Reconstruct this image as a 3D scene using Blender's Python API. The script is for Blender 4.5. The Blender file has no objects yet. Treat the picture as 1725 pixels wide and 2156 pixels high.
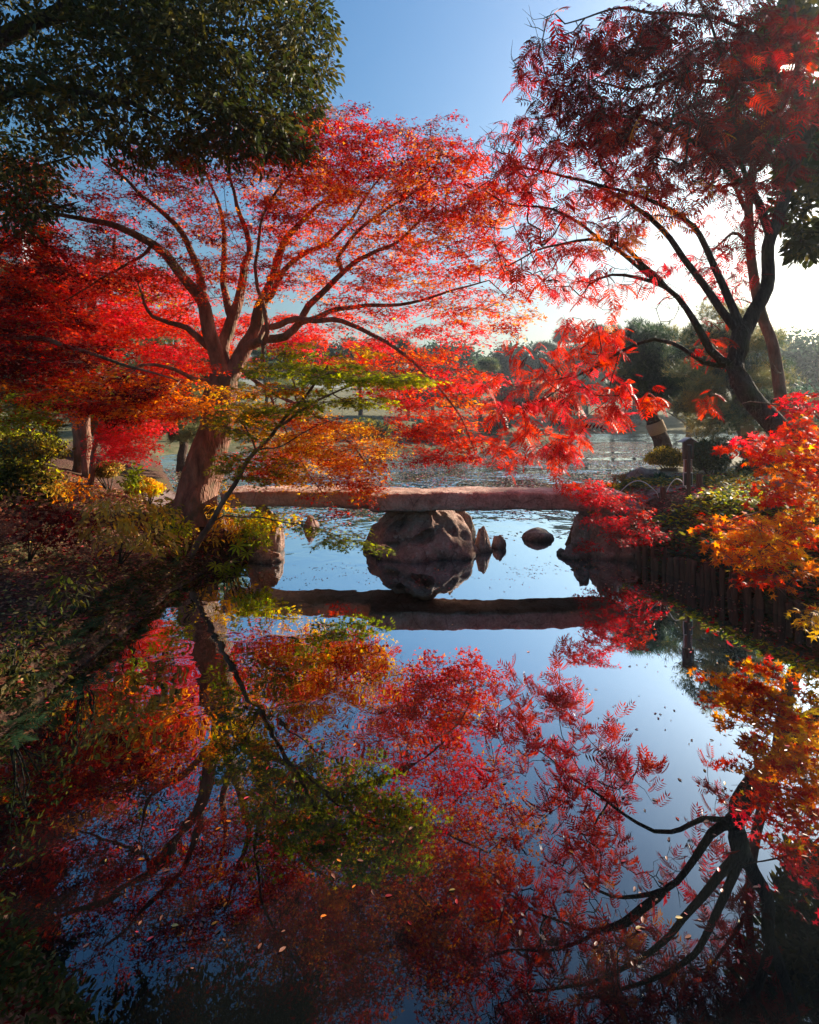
import bpy, math, random
import numpy as np
from mathutils import Vector, noise as mnoise

# ------------------------------------------------------------------ camera
W0, H0 = 1725.0, 2156.0          # survey units of the photograph
FD, CX, HZ, EYE = 1150.0, 862.5, 863.0, 2.3
scene = bpy.context.scene
C = scene.collection
cam_d = bpy.data.cameras.new('camera'); cam = bpy.data.objects.new('camera', cam_d); C.objects.link(cam)
cam.location = (0, 0, EYE); cam.rotation_euler = (math.pi/2, 0, 0)
cam_d.sensor_fit = 'HORIZONTAL'; cam_d.sensor_width = 36; cam_d.lens = 36*FD/W0
cam_d.shift_y = -(H0/2-HZ)/W0
cam_d.clip_start = 0.05; cam_d.clip_end = 3000
scene.camera = cam
# ------------------------------------------------------------------ sky and sun
SUN_AZ, SUN_EL = 49.0, 25.0
world = bpy.data.worlds.new('World'); scene.world = world; world.use_nodes = True
nt = world.node_tree; bg = nt.nodes['Background']
sky = nt.nodes.new('ShaderNodeTexSky'); sky.sky_type = 'NISHITA'; sky.sun_disc = False
sky.sun_elevation = math.radians(SUN_EL); sky.sun_rotation = math.radians(SUN_AZ)
sky.air_density = 1.9; sky.dust_density = 3.0; sky.ozone_density = 8.0
hs = nt.nodes.new('ShaderNodeHueSaturation'); hs.inputs['Saturation'].default_value = 1.2
nt.links.new(sky.outputs[0], hs.inputs['Color']); nt.links.new(hs.outputs[0], bg.inputs[0]); bg.inputs[1].default_value = 0.075
sl = bpy.data.lights.new('sun', 'SUN'); sl.energy = 5.0; sl.angle = math.radians(0.5); sl.color = (1.0, 0.86, 0.68)
so = bpy.data.objects.new('sun', sl); C.objects.link(so)
sd = Vector((math.sin(math.radians(SUN_AZ))*math.cos(math.radians(SUN_EL)), math.cos(math.radians(SUN_AZ))*math.cos(math.radians(SUN_EL)), math.sin(math.radians(SUN_EL))))
so.rotation_euler = sd.to_track_quat('Z', 'Y').to_euler(); so.location = sd*50
scene.view_settings.view_transform = 'Standard'; scene.view_settings.look = 'None'
scene.view_settings.exposure = 1.1; scene.view_settings.gamma = 1.0
scene.cycles.max_bounces = 10; scene.cycles.transparent_max_bounces = 8
scene.cycles.diffuse_bounces = 3; scene.cycles.glossy_bounces = 3; scene.cycles.transmission_bounces = 4; scene.cycles.volume_bounces = 0
scene.cycles.use_denoising = True
scene.cycles.sample_clamp_indirect = 6
scene.cycles.caustics_reflective = False; scene.cycles.caustics_refractive = False

rng = np.random.default_rng(7); random.seed(7)
def U(dx, dy, Y): return np.array([(dx-CX)/FD*Y, Y, EYE-(dy-HZ)/FD*Y])
def WL(dx, dy):
    Y = FD*EYE/(dy-HZ); return ((dx-CX)/FD*Y, Y)
# ------------------------------------------------------------------ materials
def new_mat(name):
    m = bpy.data.materials.new(name); m.use_nodes = True
    nt = m.node_tree; nt.nodes.clear()
    out = nt.nodes.new('ShaderNodeOutputMaterial'); return m, nt, out
def N(nt, typ, **kw):
    n = nt.nodes.new(typ)
    for k, v in kw.items():
        if k.startswith('i_'): n.inputs[k[2:].replace('_', ' ')].default_value = v
        else: setattr(n, k, v)
    return n
def ramp(nt, fac, stops):
    r = nt.nodes.new('ShaderNodeValToRGB'); e = r.color_ramp.elements
    e[0].position, e[0].color = stops[0][0], (*stops[0][1], 1); e[1].position, e[1].color = stops[-1][0], (*stops[-1][1], 1)
    for p, c in stops[1:-1]:
        q = e.new(p); q.color = (*c, 1)
    nt.links.new(fac, r.inputs[0]); return r.outputs[0]
def leaf_mat(name, trans=0.5, rough=0.45, spec=0.3, gain=1.0):
    m, nt, out = new_mat(name)
    a = N(nt, 'ShaderNodeAttribute', attribute_name='col')
    d = N(nt, 'ShaderNodeBsdfPrincipled'); d.inputs['Roughness'].default_value = rough; d.inputs['Specular IOR Level'].default_value = spec
    t = N(nt, 'ShaderNodeBsdfTranslucent')
    g = N(nt, 'ShaderNodeHueSaturation'); g.inputs['Value'].default_value = 1.5*gain; g.inputs['Saturation'].default_value = 1.08
    nt.links.new(a.outputs['Color'], d.inputs['Base Color']); nt.links.new(a.outputs['Color'], g.inputs['Color']); nt.links.new(g.outputs[0], t.inputs['Color'])
    mx = N(nt, 'ShaderNodeMixShader'); mx.inputs[0].default_value = trans
    nt.links.new(d.outputs[0], mx.inputs[1]); nt.links.new(t.outputs[0], mx.inputs[2]); nt.links.new(mx.outputs[0], out.inputs[0])
    return m
def bark_mat(name, c1, c2, moss=None, scale=9, stretch=0.25, bump=0.6):
    m, nt, out = new_mat(name)
    tc = N(nt, 'ShaderNodeTexCoord'); mp = N(nt, 'ShaderNodeMapping'); mp.inputs['Scale'].default_value = (1, 1, stretch)
    nt.links.new(tc.outputs['Object'], mp.inputs[0])
    n1 = N(nt, 'ShaderNodeTexNoise', i_Scale=scale, i_Detail=8.0, i_Roughness=0.65); nt.links.new(mp.outputs[0], n1.inputs['Vector'])
    n2 = N(nt, 'ShaderNodeTexVoronoi', i_Scale=scale*3.0, feature='DISTANCE_TO_EDGE'); nt.links.new(mp.outputs[0], n2.inputs['Vector'])
    col = ramp(nt, n1.outputs[0], [(0.3, c1), (0.7, c2)])
    p = N(nt, 'ShaderNodeBsdfPrincipled'); p.inputs['Roughness'].default_value = 0.9; p.inputs['Specular IOR Level'].default_value = 0.2
    if moss:
        n3 = N(nt, 'ShaderNodeTexNoise', i_Scale=2.5, i_Detail=6.0); nt.links.new(tc.outputs['Object'], n3.inputs['Vector'])
        f = ramp(nt, n3.outputs[0], [(0.5, (0, 0, 0)), (0.62, (1, 1, 1))])
        mx = N(nt, 'ShaderNodeMixRGB'); nt.links.new(f, mx.inputs[0]); nt.links.new(col, mx.inputs[1]); mx.inputs[2].default_value = (*moss, 1); col = mx.outputs[0]
    nt.links.new(col, p.inputs['Base Color'])
    mt = N(nt, 'ShaderNodeMath', operation='MULTIPLY'); nt.links.new(n1.outputs[0], mt.inputs[0]); nt.links.new(n2.outputs[0], mt.inputs[1])
    b = N(nt, 'ShaderNodeBump'); b.inputs['Strength'].default_value = bump; b.inputs['Distance'].default_value = 0.08
    nt.links.new(mt.outputs[0], b.inputs['Height']); nt.links.new(b.outputs[0], p.inputs['Normal']); nt.links.new(p.outputs[0], out.inputs[0])
    return m
def rock_mat(name, c1, c2, c3, scale=3.0, bump=0.5, wet=True, lichen=(0.50, 0.46, 0.38)):
    m, nt, out = new_mat(name)
    g = N(nt, 'ShaderNodeNewGeometry')
    n1 = N(nt, 'ShaderNodeTexNoise', i_Scale=scale, i_Detail=10.0, i_Roughness=0.62); nt.links.new(g.outputs['Position'], n1.inputs['Vector'])
    n2 = N(nt, 'ShaderNodeTexNoise', i_Scale=scale*9, i_Detail=6.0, i_Roughness=0.7); nt.links.new(g.outputs['Position'], n2.inputs['Vector'])
    n3 = N(nt, 'ShaderNodeTexVoronoi', i_Scale=scale*14); nt.links.new(g.outputs['Position'], n3.inputs['Vector'])
    col = ramp(nt, n1.outputs[0], [(0.3, c1), (0.5, c2), (0.72, c3)])
    mx = N(nt, 'ShaderNodeMixRGB', blend_type='MULTIPLY'); mx.inputs[0].default_value = 0.6
    sp = ramp(nt, n2.outputs[0], [(0.35, (0.45, 0.42, 0.4)), (0.6, (1.1, 1.1, 1.1))]); nt.links.new(col, mx.inputs[1]); nt.links.new(sp, mx.inputs[2]); col = mx.outputs[0]
    va = N(nt, 'ShaderNodeMixRGB'); va.inputs[0].default_value = 0.12; nt.links.new(g.outputs['Position'], va.inputs[1]); nt.links.new(n1.outputs['Color'], va.inputs[2])
    ck = N(nt, 'ShaderNodeTexVoronoi', i_Scale=scale*0.9, feature='DISTANCE_TO_EDGE'); nt.links.new(va.outputs[0], ck.inputs['Vector'])
    cr = ramp(nt, ck.outputs[0], [(0.0, (0.35, 0.33, 0.32)), (0.022, (1, 1, 1))])
    mc = N(nt, 'ShaderNodeMixRGB', blend_type='MULTIPLY'); mc.inputs[0].default_value = 0.7; nt.links.new(col, mc.inputs[1]); nt.links.new(cr, mc.inputs[2]); col = mc.outputs[0]
    nl_ = N(nt, 'ShaderNodeTexNoise', i_Scale=scale*4.2, i_Detail=7.0, i_Roughness=0.75); nt.links.new(g.outputs['Position'], nl_.inputs['Vector'])
    ml = N(nt, 'ShaderNodeMixRGB'); nt.links.new(ramp(nt, nl_.outputs[0], [(0.56, (0, 0, 0)), (0.63, (0.55, 0.55, 0.55))]), ml.inputs[0]); nt.links.new(col, ml.inputs[1]); ml.inputs[2].default_value = (*lichen, 1); col = ml.outputs[0]
    p = N(nt, 'ShaderNodeBsdfPrincipled'); p.inputs['Specular IOR Level'].default_value = 0.3; p.inputs['Roughness'].default_value = 0.8
    if wet:   # damp band just above the waterline
        sx = N(nt, 'ShaderNodeSeparateXYZ'); nt.links.new(g.outputs['Position'], sx.inputs[0])
        mr = N(nt, 'ShaderNodeMapRange'); mr.inputs['From Min'].default_value = 0.05; mr.inputs['From Max'].default_value = 0.14; mr.inputs['To Min'].default_value = 0.35
        ad = N(nt, 'ShaderNodeMath', operation='MULTIPLY_ADD'); nt.links.new(n2.outputs[0], ad.inputs[0]); ad.inputs[1].default_value = 0.08; nt.links.new(sx.outputs[2], ad.inputs[2])
        nt.links.new(ad.outputs[0], mr.inputs[0])
        m2 = N(nt, 'ShaderNodeMixRGB', blend_type='MULTIPLY'); m2.inputs[0].default_value = 1; nt.links.new(col, m2.inputs[1]); nt.links.new(mr.outputs[0], m2.inputs[2]); col = m2.outputs[0]
    nt.links.new(col, p.inputs['Base Color'])
    ma = N(nt, 'ShaderNodeMath', operation='MULTIPLY_ADD'); nt.links.new(n2.outputs[0], ma.inputs[0]); ma.inputs[1].default_value = 0.35; nt.links.new(n1.outputs[0], ma.inputs[2])
    b = N(nt, 'ShaderNodeBump'); b.inputs['Strength'].default_value = bump; b.inputs['Distance'].default_value = 0.08
    nt.links.new(ma.outputs[0], b.inputs['Height']); nt.links.new(b.outputs[0], p.inputs['Normal']); nt.links.new(p.outputs[0], out.inputs[0])
    return m
def plain_mat(name, c, rough=0.7, var=0.25, scale=20, spec=0.3, stretch=(1, 1, 1)):
    m, nt, out = new_mat(name)
    tc = N(nt, 'ShaderNodeTexCoord'); mp = N(nt, 'ShaderNodeMapping'); mp.inputs['Scale'].default_value = stretch; nt.links.new(tc.outputs['Object'], mp.inputs[0])
    n1 = N(nt, 'ShaderNodeTexNoise', i_Scale=scale, i_Detail=6.0); nt.links.new(mp.outputs[0], n1.inputs['Vector'])
    col = ramp(nt, n1.outputs[0], [(0.3, tuple(x*(1-var) for x in c)), (0.7, tuple(min(1, x*(1+var)) for x in c))])
    p = N(nt, 'ShaderNodeBsdfPrincipled'); p.inputs['Roughness'].default_value = rough; p.inputs['Specular IOR Level'].default_value = spec
    nt.links.new(col, p.inputs['Base Color'])
    b = N(nt, 'ShaderNodeBump'); b.inputs['Strength'].default_value = 0.25; b.inputs['Distance'].default_value = 0.02
    nt.links.new(n1.outputs[0], b.inputs['Height']); nt.links.new(b.outputs[0], p.inputs['Normal']); nt.links.new(p.outputs[0], out.inputs[0])
    return m

M = {}
M['maple_leaf'] = leaf_mat('maple_leaf', 0.62, 0.5, 0.2, 1.0)
M['wax_leaf'] = leaf_mat('wax_leaf', 0.6, 0.4, 0.3, 1.0)
M['evergreen_leaf'] = leaf_mat('evergreen_leaf', 0.25, 0.55, 0.22, 1.0)
M['needle'] = leaf_mat('needle', 0.35, 0.5, 0.3, 1.0)
M['litter'] = leaf_mat('litter', 0.2, 0.6, 0.3, 0.8)
M['floating'] = leaf_mat('floating', 0.1, 0.4, 0.5, 0.8)
M['bark_maple'] = bark_mat('bark_maple', (0.09, 0.042, 0.03), (0.42, 0.23, 0.16), moss=(0.13, 0.10, 0.06), scale=7, stretch=0.3, bump=0.8)
M['bark_dark'] = bark_mat('bark_dark', (0.018, 0.014, 0.012), (0.11, 0.08, 0.06), moss=(0.05, 0.055, 0.02), scale=11, bump=1.0)
M['bark_pine'] = bark_mat('bark_pine', (0.05, 0.03, 0.022), (0.2, 0.12, 0.09), scale=6, stretch=0.5, bump=1.0)
M['bark_pale'] = bark_mat('bark_pale', (0.14, 0.10, 0.08), (0.36, 0.27, 0.22), scale=6, bump=0.6)
M['rock_brown'] = rock_mat('rock_brown', (0.17, 0.09, 0.07), (0.42, 0.25, 0.195), (0.60, 0.42, 0.34), bump=1.0)
M['rock_grey'] = rock_mat('rock_grey', (0.09, 0.08, 0.06), (0.24, 0.21, 0.18), (0.42, 0.38, 0.34), bump=0.9, lichen=(0.10, 0.12, 0.035))
M['slab'] = rock_mat('slab', (0.22, 0.135, 0.11), (0.48, 0.33, 0.27), (0.68, 0.54, 0.47), scale=3.2, bump=0.9, wet=False)
M['pile'] = bark_mat('pile', (0.05, 0.025, 0.018), (0.19, 0.09, 0.06), scale=14, stretch=0.12, bump=0.7)
M['signwood'] = plain_mat('signwood', (0.085, 0.04, 0.03), 0.6, 0.35, 12, stretch=(6, 6, 0.6))
M['signroof'] = plain_mat('signroof', (0.20, 0.22, 0.26), 0.4, 0.15, 8)
M['white'] = plain_mat('white', (0.75, 0.70, 0.66), 0.5, 0.05)
M['panelred'] = plain_mat('panelred', (0.30, 0.10, 0.07), 0.5, 0.1)
M['paneldark'] = plain_mat('paneldark', (0.05, 0.05, 0.05), 0.35, 0.4, 6)
M['burlap'] = plain_mat('burlap', (0.50, 0.34, 0.22), 0.9, 0.2, 60, 0.1)
M['rope'] = plain_mat('rope', (0.10, 0.07, 0.05), 0.9, 0.2, 60, 0.1)
M['bird'] = plain_mat('bird', (0.05, 0.045, 0.04), 0.6, 0.4, 30)
M['bamboo'] = plain_mat('bamboo', (0.62, 0.58, 0.55), 0.45, 0.15, 20)

# ------------------------------------------------------------------ object helpers
def tag(o, label=None, cat=None, group=None, kind=None):
    if label: o['label'] = label
    if cat: o['category'] = cat
    if group: o['group'] = group
    if kind: o['kind'] = kind
    return o
def empty(name, loc):
    o = bpy.data.objects.new(name, None); C.objects.link(o); o.location = [float(v) for v in loc]; o.empty_display_size = 0.2; return o
def mesh_obj(name, V, F, mat, parent=None, col=None, smooth=False, uv=None):
    """V (n,3) array; F: (m,k) array or list of such arrays/lists of faces; col (m,3) per face"""
    V = np.asarray(V, dtype=np.float32)
    if parent is not None: V = V - np.array(parent.location, dtype=np.float32)
    groups = F if isinstance(F, list) else [F]
    groups = [np.asarray(g, dtype=np.int32) for g in groups if len(g)]
    me = bpy.data.meshes.new(name)
    me.vertices.add(len(V)); me.vertices.foreach_set('co', V.ravel())
    loops = np.concatenate([g.ravel() for g in groups]); tot = np.concatenate([np.full(len(g), g.shape[1], dtype=np.int32) for g in groups])
    start = np.concatenate([[0], np.cumsum(tot)[:-1]]).astype(np.int32)
    me.loops.add(len(loops)); me.loops.foreach_set('vertex_index', loops)
    me.polygons.add(len(tot)); me.polygons.foreach_set('loop_start', start)
    me.update(calc_edges=True)
    if smooth: me.polygons.foreach_set('use_smooth', np.ones(len(tot), dtype=bool))
    if col is not None:
        a = me.attributes.new('col', 'FLOAT_COLOR', 'FACE')
        c = np.ones((len(tot), 4), dtype=np.float32); c[:, :3] = col; a.data.foreach_set('color', c.ravel())
    me.materials.append(mat)
    o = bpy.data.objects.new(name, me); C.objects.link(o)
    if parent is not None: o.parent = parent
    return o
def fbm(p, s, o=4):
    v = Vector((p[0]*s, p[1]*s, p[2]*s)); return mnoise.fractal(v, 0.9, 2.1, o)

class Tubes:
    def __init__(s): s.V = []; s.F = []; s.n = 0
    def add(s, P, R, k=6, wob=0.0, flare=None):
        P = np.asarray(P, float); R = np.asarray(R, float); n = len(P)
        T = np.gradient(P, axis=0); T /= np.linalg.norm(T, axis=1)[:, None]+1e-9
        ref = np.array([0, 1.0, 0.13]) if abs(T[0][2]) > 0.7 else np.array([0, 0, 1.0])
        A = np.cross(T, ref); A /= np.linalg.norm(A, axis=1)[:, None]+1e-9; B = np.cross(T, A)
        th = np.arange(k)/k*2*np.pi
        rr = R[:, None]*np.ones((n, k))
        if wob:
            for i in range(n):
                for j in range(k): rr[i, j] *= 1+wob*math.sin(3*th[j]+P[i][2]*2.1)+wob*0.8*math.sin(5*th[j]-P[i][2]*3.3+1)+wob*1.2*mnoise.noise(Vector((th[j]*1.7, P[i][2]*4, P[i][0]*4)))
        V = P[:, None, :]+rr[:, :, None]*(np.cos(th)[None, :, None]*A[:, None, :]+np.sin(th)[None, :, None]*B[:, None, :])
        i = np.arange(n-1)[:, None]*k; j = np.arange(k)[None, :]; j2 = (j+1) % k
        F = np.stack([i+j, i+j2, i+k+j2, i+k+j], -1).reshape(-1, 4)+s.n
        s.V.append(V.reshape(-1, 3)); s.F.append(F); s.n += n*k
    def arrays(s): return np.concatenate(s.V), np.concatenate(s.F)
def catmull(P, step):
    P = np.asarray(P, float)
    if len(P) < 2: return P
    Q = np.vstack([2*P[0]-P[1], P, 2*P[-1]-P[-2]]); out = []
    for i in range(1, len(Q)-2):
        L = np.linalg.norm(Q[i+1]-Q[i]); m = max(1, int(round(L/step)))
        for t in np.arange(m)/m:
            out.append(0.5*((2*Q[i])+(-Q[i-1]+Q[i+1])*t+(2*Q[i-1]-5*Q[i]+4*Q[i+1]-Q[i+2])*t*t+(-Q[i-1]+3*Q[i]-3*Q[i+1]+Q[i+2])*t**3))
    out.append(Q[-2]); return np.array(out)

# ------------------------------------------------------------------ leaf templates
def star(lobes, notch=0.38, spread=300):
    V = [(0, 0, 0)]; F = []
    a0 = -spread/2; st = spread/lobes
    tips = [0.72, 1.0, 1.1, 1.0, 0.72] if lobes == 5 else [0.85, 1.1, 0.85]
    for i in range(lobes+1):
        a = math.radians(a0+i*st); r = notch if 0 < i < lobes else 0.25
        V.append((r*math.cos(a), r*math.sin(a), 0.03))
    for i in range(lobes):
        a = math.radians(a0+(i+0.5)*st); r = tips[i]
        V.append((r*math.cos(a), r*math.sin(a), -0.1))
    for i in range(lobes): F.append((0, 1+i, lobes+2+i, 2+i))
    return np.array(V)*0.62, np.array(F)
T_MAPLE5 = star(5); T_MAPLE3 = star(3, 0.34, 250)
T_BLADE = (np.array([(0, 0, 0), (0.45, 0.19, 0.05), (1, 0, -0.12), (0.45, -0.19, 0.05)]), np.array([(0, 1, 2, 3)]))
T_OVAL = (np.array([(0, 0, 0), (0.3, 0.2, 0.04), (0.7, 0.17, 0), (1, 0, -0.1), (0.7, -0.17, 0), (0.3, -0.2, 0.04)]), np.array([(0, 1, 2, 3), (0, 3, 4, 5)]))
T_GRASS = (np.array([(0, 0.06, 0), (0, -0.06, 0), (0.6, -0.045, 0.0), (0.6, 0.045, 0.0), (1, 0, -0.2)]), [np.array([(0, 1, 2, 3)]), np.array([(3, 2, 4)])])
def frond_template(pairs=6, droop=0.35):
    V = []; F = []
    def z(x): return -droop*x*x
    def quad(b, d, L, w, dz):
        d = np.array(d)/np.linalg.norm(d); s = np.array([-d[1], d[0], 0]); n = len(V); b = np.array(b)
        V.extend([b, b+d*L*0.45+s*w, b+d*L+np.array([0, 0, dz]), b+d*L*0.42-s*w]); F.append((n, n+1, n+2, n+3))
    n = 0; V.extend([np.array([0, 0.008, 0]), np.array([0, -0.008, 0]), np.array([0.5, -0.006, z(.5)]), np.array([0.5, 0.006, z(.5)]), np.array([0.95, 0, z(.95)]), np.array([0.94, 0.004, z(.95)])])
    F += [(0, 1, 2, 3), (3, 2, 4, 5)]
    for i in range(pairs):
        x = 0.22+0.68*i/(pairs-1); L = 0.36*(0.75+0.5*math.sin(math.pi*(0.2+0.6*i/pairs)))
        for sg in (-1, 1): quad((x, 0, z(x)), (0.55, sg, -0.12), L, 0.047, -0.10)
    quad((0.93, 0, z(.93)), (1, 0, -0.5), 0.32, 0.06, -0.05)
    return np.array(V), np.array(F)
T_FROND = frond_template(5); T_FROND2 = frond_template(7, 0.6)
def fern_template():
    V = []; F = []
    for i in range(11):
        x = 0.12+0.8*i/10; L = 0.26*math.sin(math.pi*(0.25+0.72*i/10)); zz = 0.35*x-0.55*x*x
        for sg in (-1, 1):
            n = len(V); V += [(x-0.03, 0, zz), (x+0.01, sg*L*0.5, zz+0.0), (x+0.05, sg*L, zz-0.04), (x+0.035, 0, zz)]; F.append((n, n+1, n+2, n+3))
    return np.array(V), np.array(F)
T_FERN = fern_template()
def tuft_template(nb=9, w=0.035):
    V = []; F = []; r = random.Random(3)
    for i in range(nb):
        a = i/nb*2*math.pi; e = r.uniform(0.15, 1.25); d = np.array([math.cos(a)*math.cos(e), math.sin(a)*math.cos(e), math.sin(e)]); s = np.cross(d, (0.3, 0.2, 1)); s /= np.linalg.norm(s)
        n = len(V); V += [s*w, -s*w, d]; F.append((n, n+1, n+2))
    return np.array(V), np.array(F)
T_TUFT = tuft_template()
def palmate_template(l=8):
    V = [(0, 0, 0)]; F = []
    for i in range(l):
        a = math.radians(-140+280*i/(l-1)); da = math.radians(13); R = 1.0-0.25*abs(i-(l-1)/2)/(l/2)
        n = len(V); V += [(0.55*R*math.cos(a-da), 0.55*R*math.sin(a-da), 0.05), (R*math.cos(a), R*math.sin(a), -0.15), (0.55*R*math.cos(a+da), 0.55*R*math.sin(a+da), 0.05)]
        F.append((0, n, n+1, n+2))
    return np.array(V), np.array(F)
T_PALM = palmate_template()

def scatter(tpl, P, D, Nn, S, col):
    """tpl laid along direction D with normal Nn, size S, colour per item -> V,F(list),col"""
    tv, tf = tpl; groups = tf if isinstance(tf, list) else [tf]
    P = np.asarray(P, float); n = len(P)
    D = D/(np.linalg.norm(D, axis=1)[:, None]+1e-9); Bn = np.cross(Nn, D); Bn /= np.linalg.norm(Bn, axis=1)[:, None]+1e-9; Nz = np.cross(D, Bn)
    V = P[:, None, :]+S[:, None, None]*(tv[None, :, 0, None]*D[:, None, :]+tv[None, :, 1, None]*Bn[:, None, :]+tv[None, :, 2, None]*Nz[:, None, :])
    off = (np.arange(n)*len(tv))[:, None, None]
    Fs = []; cs = []
    for g in groups: Fs.append((g[None]+off).reshape(-1, g.shape[1])); cs.append(np.repeat(col, len(g), axis=0))
    return V.reshape(-1, 3), Fs, np.concatenate(cs)
class Leaves:
    def __init__(s): s.V = []; s.F = {}; s.c = {}; s.n = 0
    def add(s, tpl, P, D, Nn, S, col):
        if len(P) == 0: return
        V, Fs, c = scatter(tpl, P, D, Nn, S, col); k = 0
        for F in Fs:
            s.F.setdefault(F.shape[1], []).append(F+s.n); s.c.setdefault(F.shape[1], []).append(c[k:k+len(F)]); k += len(F)
        s.V.append(V); s.n += len(V)
    def build(s, name, mat, parent=None):
        ks = sorted(s.F); F = [np.concatenate(s.F[k]) for k in ks]; c = np.concatenate([np.concatenate(s.c[k]) for k in ks])
        return mesh_obj(name, np.concatenate(s.V), F, mat, parent, col=np.clip(c, 0, 1))
PAL = {
 'red': [(0.46, 0.018, 0.012), (0.72, 0.07, 0.022)], 'crimson': [(0.30, 0.010, 0.012), (0.52, 0.022, 0.02)], 'orange': [(0.72, 0.17, 0.015), (0.80, 0.28, 0.02)],
 'yellow': [(0.82, 0.40, 0.03), (0.88, 0.58, 0.06)], 'green': [(0.14, 0.19, 0.015), (0.34, 0.36, 0.03)], 'lime': [(0.42, 0.48, 0.03), (0.62, 0.58, 0.05)],
 'dark': [(0.07, 0.007, 0.007), (0.18, 0.012, 0.010)], 'pink': [(0.72, 0.04, 0.06), (0.86, 0.10, 0.11)], 'brown': [(0.18, 0.065, 0.04), (0.40, 0.17, 0.10)],
 'evergreen': [(0.03, 0.045, 0.010), (0.075, 0.085, 0.02)], 'olive': [(0.09, 0.085, 0.012), (0.19, 0.15, 0.03)], 'pine': [(0.03, 0.065, 0.032), (0.08, 0.13, 0.055)],
 'pinelit': [(0.14, 0.16, 0.06), (0.30, 0.27, 0.11)], 'bluegreen': [(0.018, 0.038, 0.030), (0.045, 0.075, 0.052)], 'buff': [(0.34, 0.27, 0.21), (0.52, 0.43, 0.35)], 'gold': [(0.50, 0.30, 0.04), (0.62, 0.42, 0.08)], 'ochre': [(0.36, 0.24, 0.06), (0.54, 0.38, 0.12)],  # 'pinelit' is pine with sunlight put into the colour
}
def palcol(names, rngl, jit=0.12):
    """names: list of palette names, one per leaf"""
    out = np.zeros((len(names), 3)); names = np.asarray(names)
    for k in set(names.tolist()):
        m = names == k; t = rngl.random((m.sum(), 1)); a, b = np.array(PAL[k][0]), np.array(PAL[k][1]); out[m] = a+(b-a)*t
    return out*(1+jit*rngl.standard_normal((len(names), 1)))
def norm(v): return v/(np.linalg.norm(v, axis=-1, keepdims=True)+1e-9)

# ------------------------------------------------------------------ trees
def sample_blobs(blobs, n, rg):
    """blobs: (cx,cy,rx,ry,Y,dY,weight,{palette:share})"""
    w = np.array([b[2]*b[3]*(b[4]**1.0)*b[6] for b in blobs]); idx = rg.choice(len(blobs), n, p=w/w.sum())
    P = np.zeros((n, 3)); pal = []
    for i, k in enumerate(idx):
        b = blobs[k]; r = math.sqrt(rg.random()); a = rg.random()*2*math.pi
        Y = b[4]+np.clip(rg.standard_normal(), -1.8, 1.8)*b[5]*0.6
        P[i] = U(b[0]+b[2]*r*math.cos(a), b[1]+b[3]*r*math.sin(a), Y)
        ks = list(b[7]); ws = np.array([b[7][q] for q in ks], float)
        t = mnoise.noise(Vector(P[i]*1.1))*0.5+0.5+rg.normal()*0.13   # colour comes in patches
        cw = np.cumsum(ws/ws.sum()); pal.append(ks[int(min(np.searchsorted(cw, np.clip((t-0.2)/0.6, 0, 0.999)), len(ks)-1))])
    return P, pal
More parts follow.
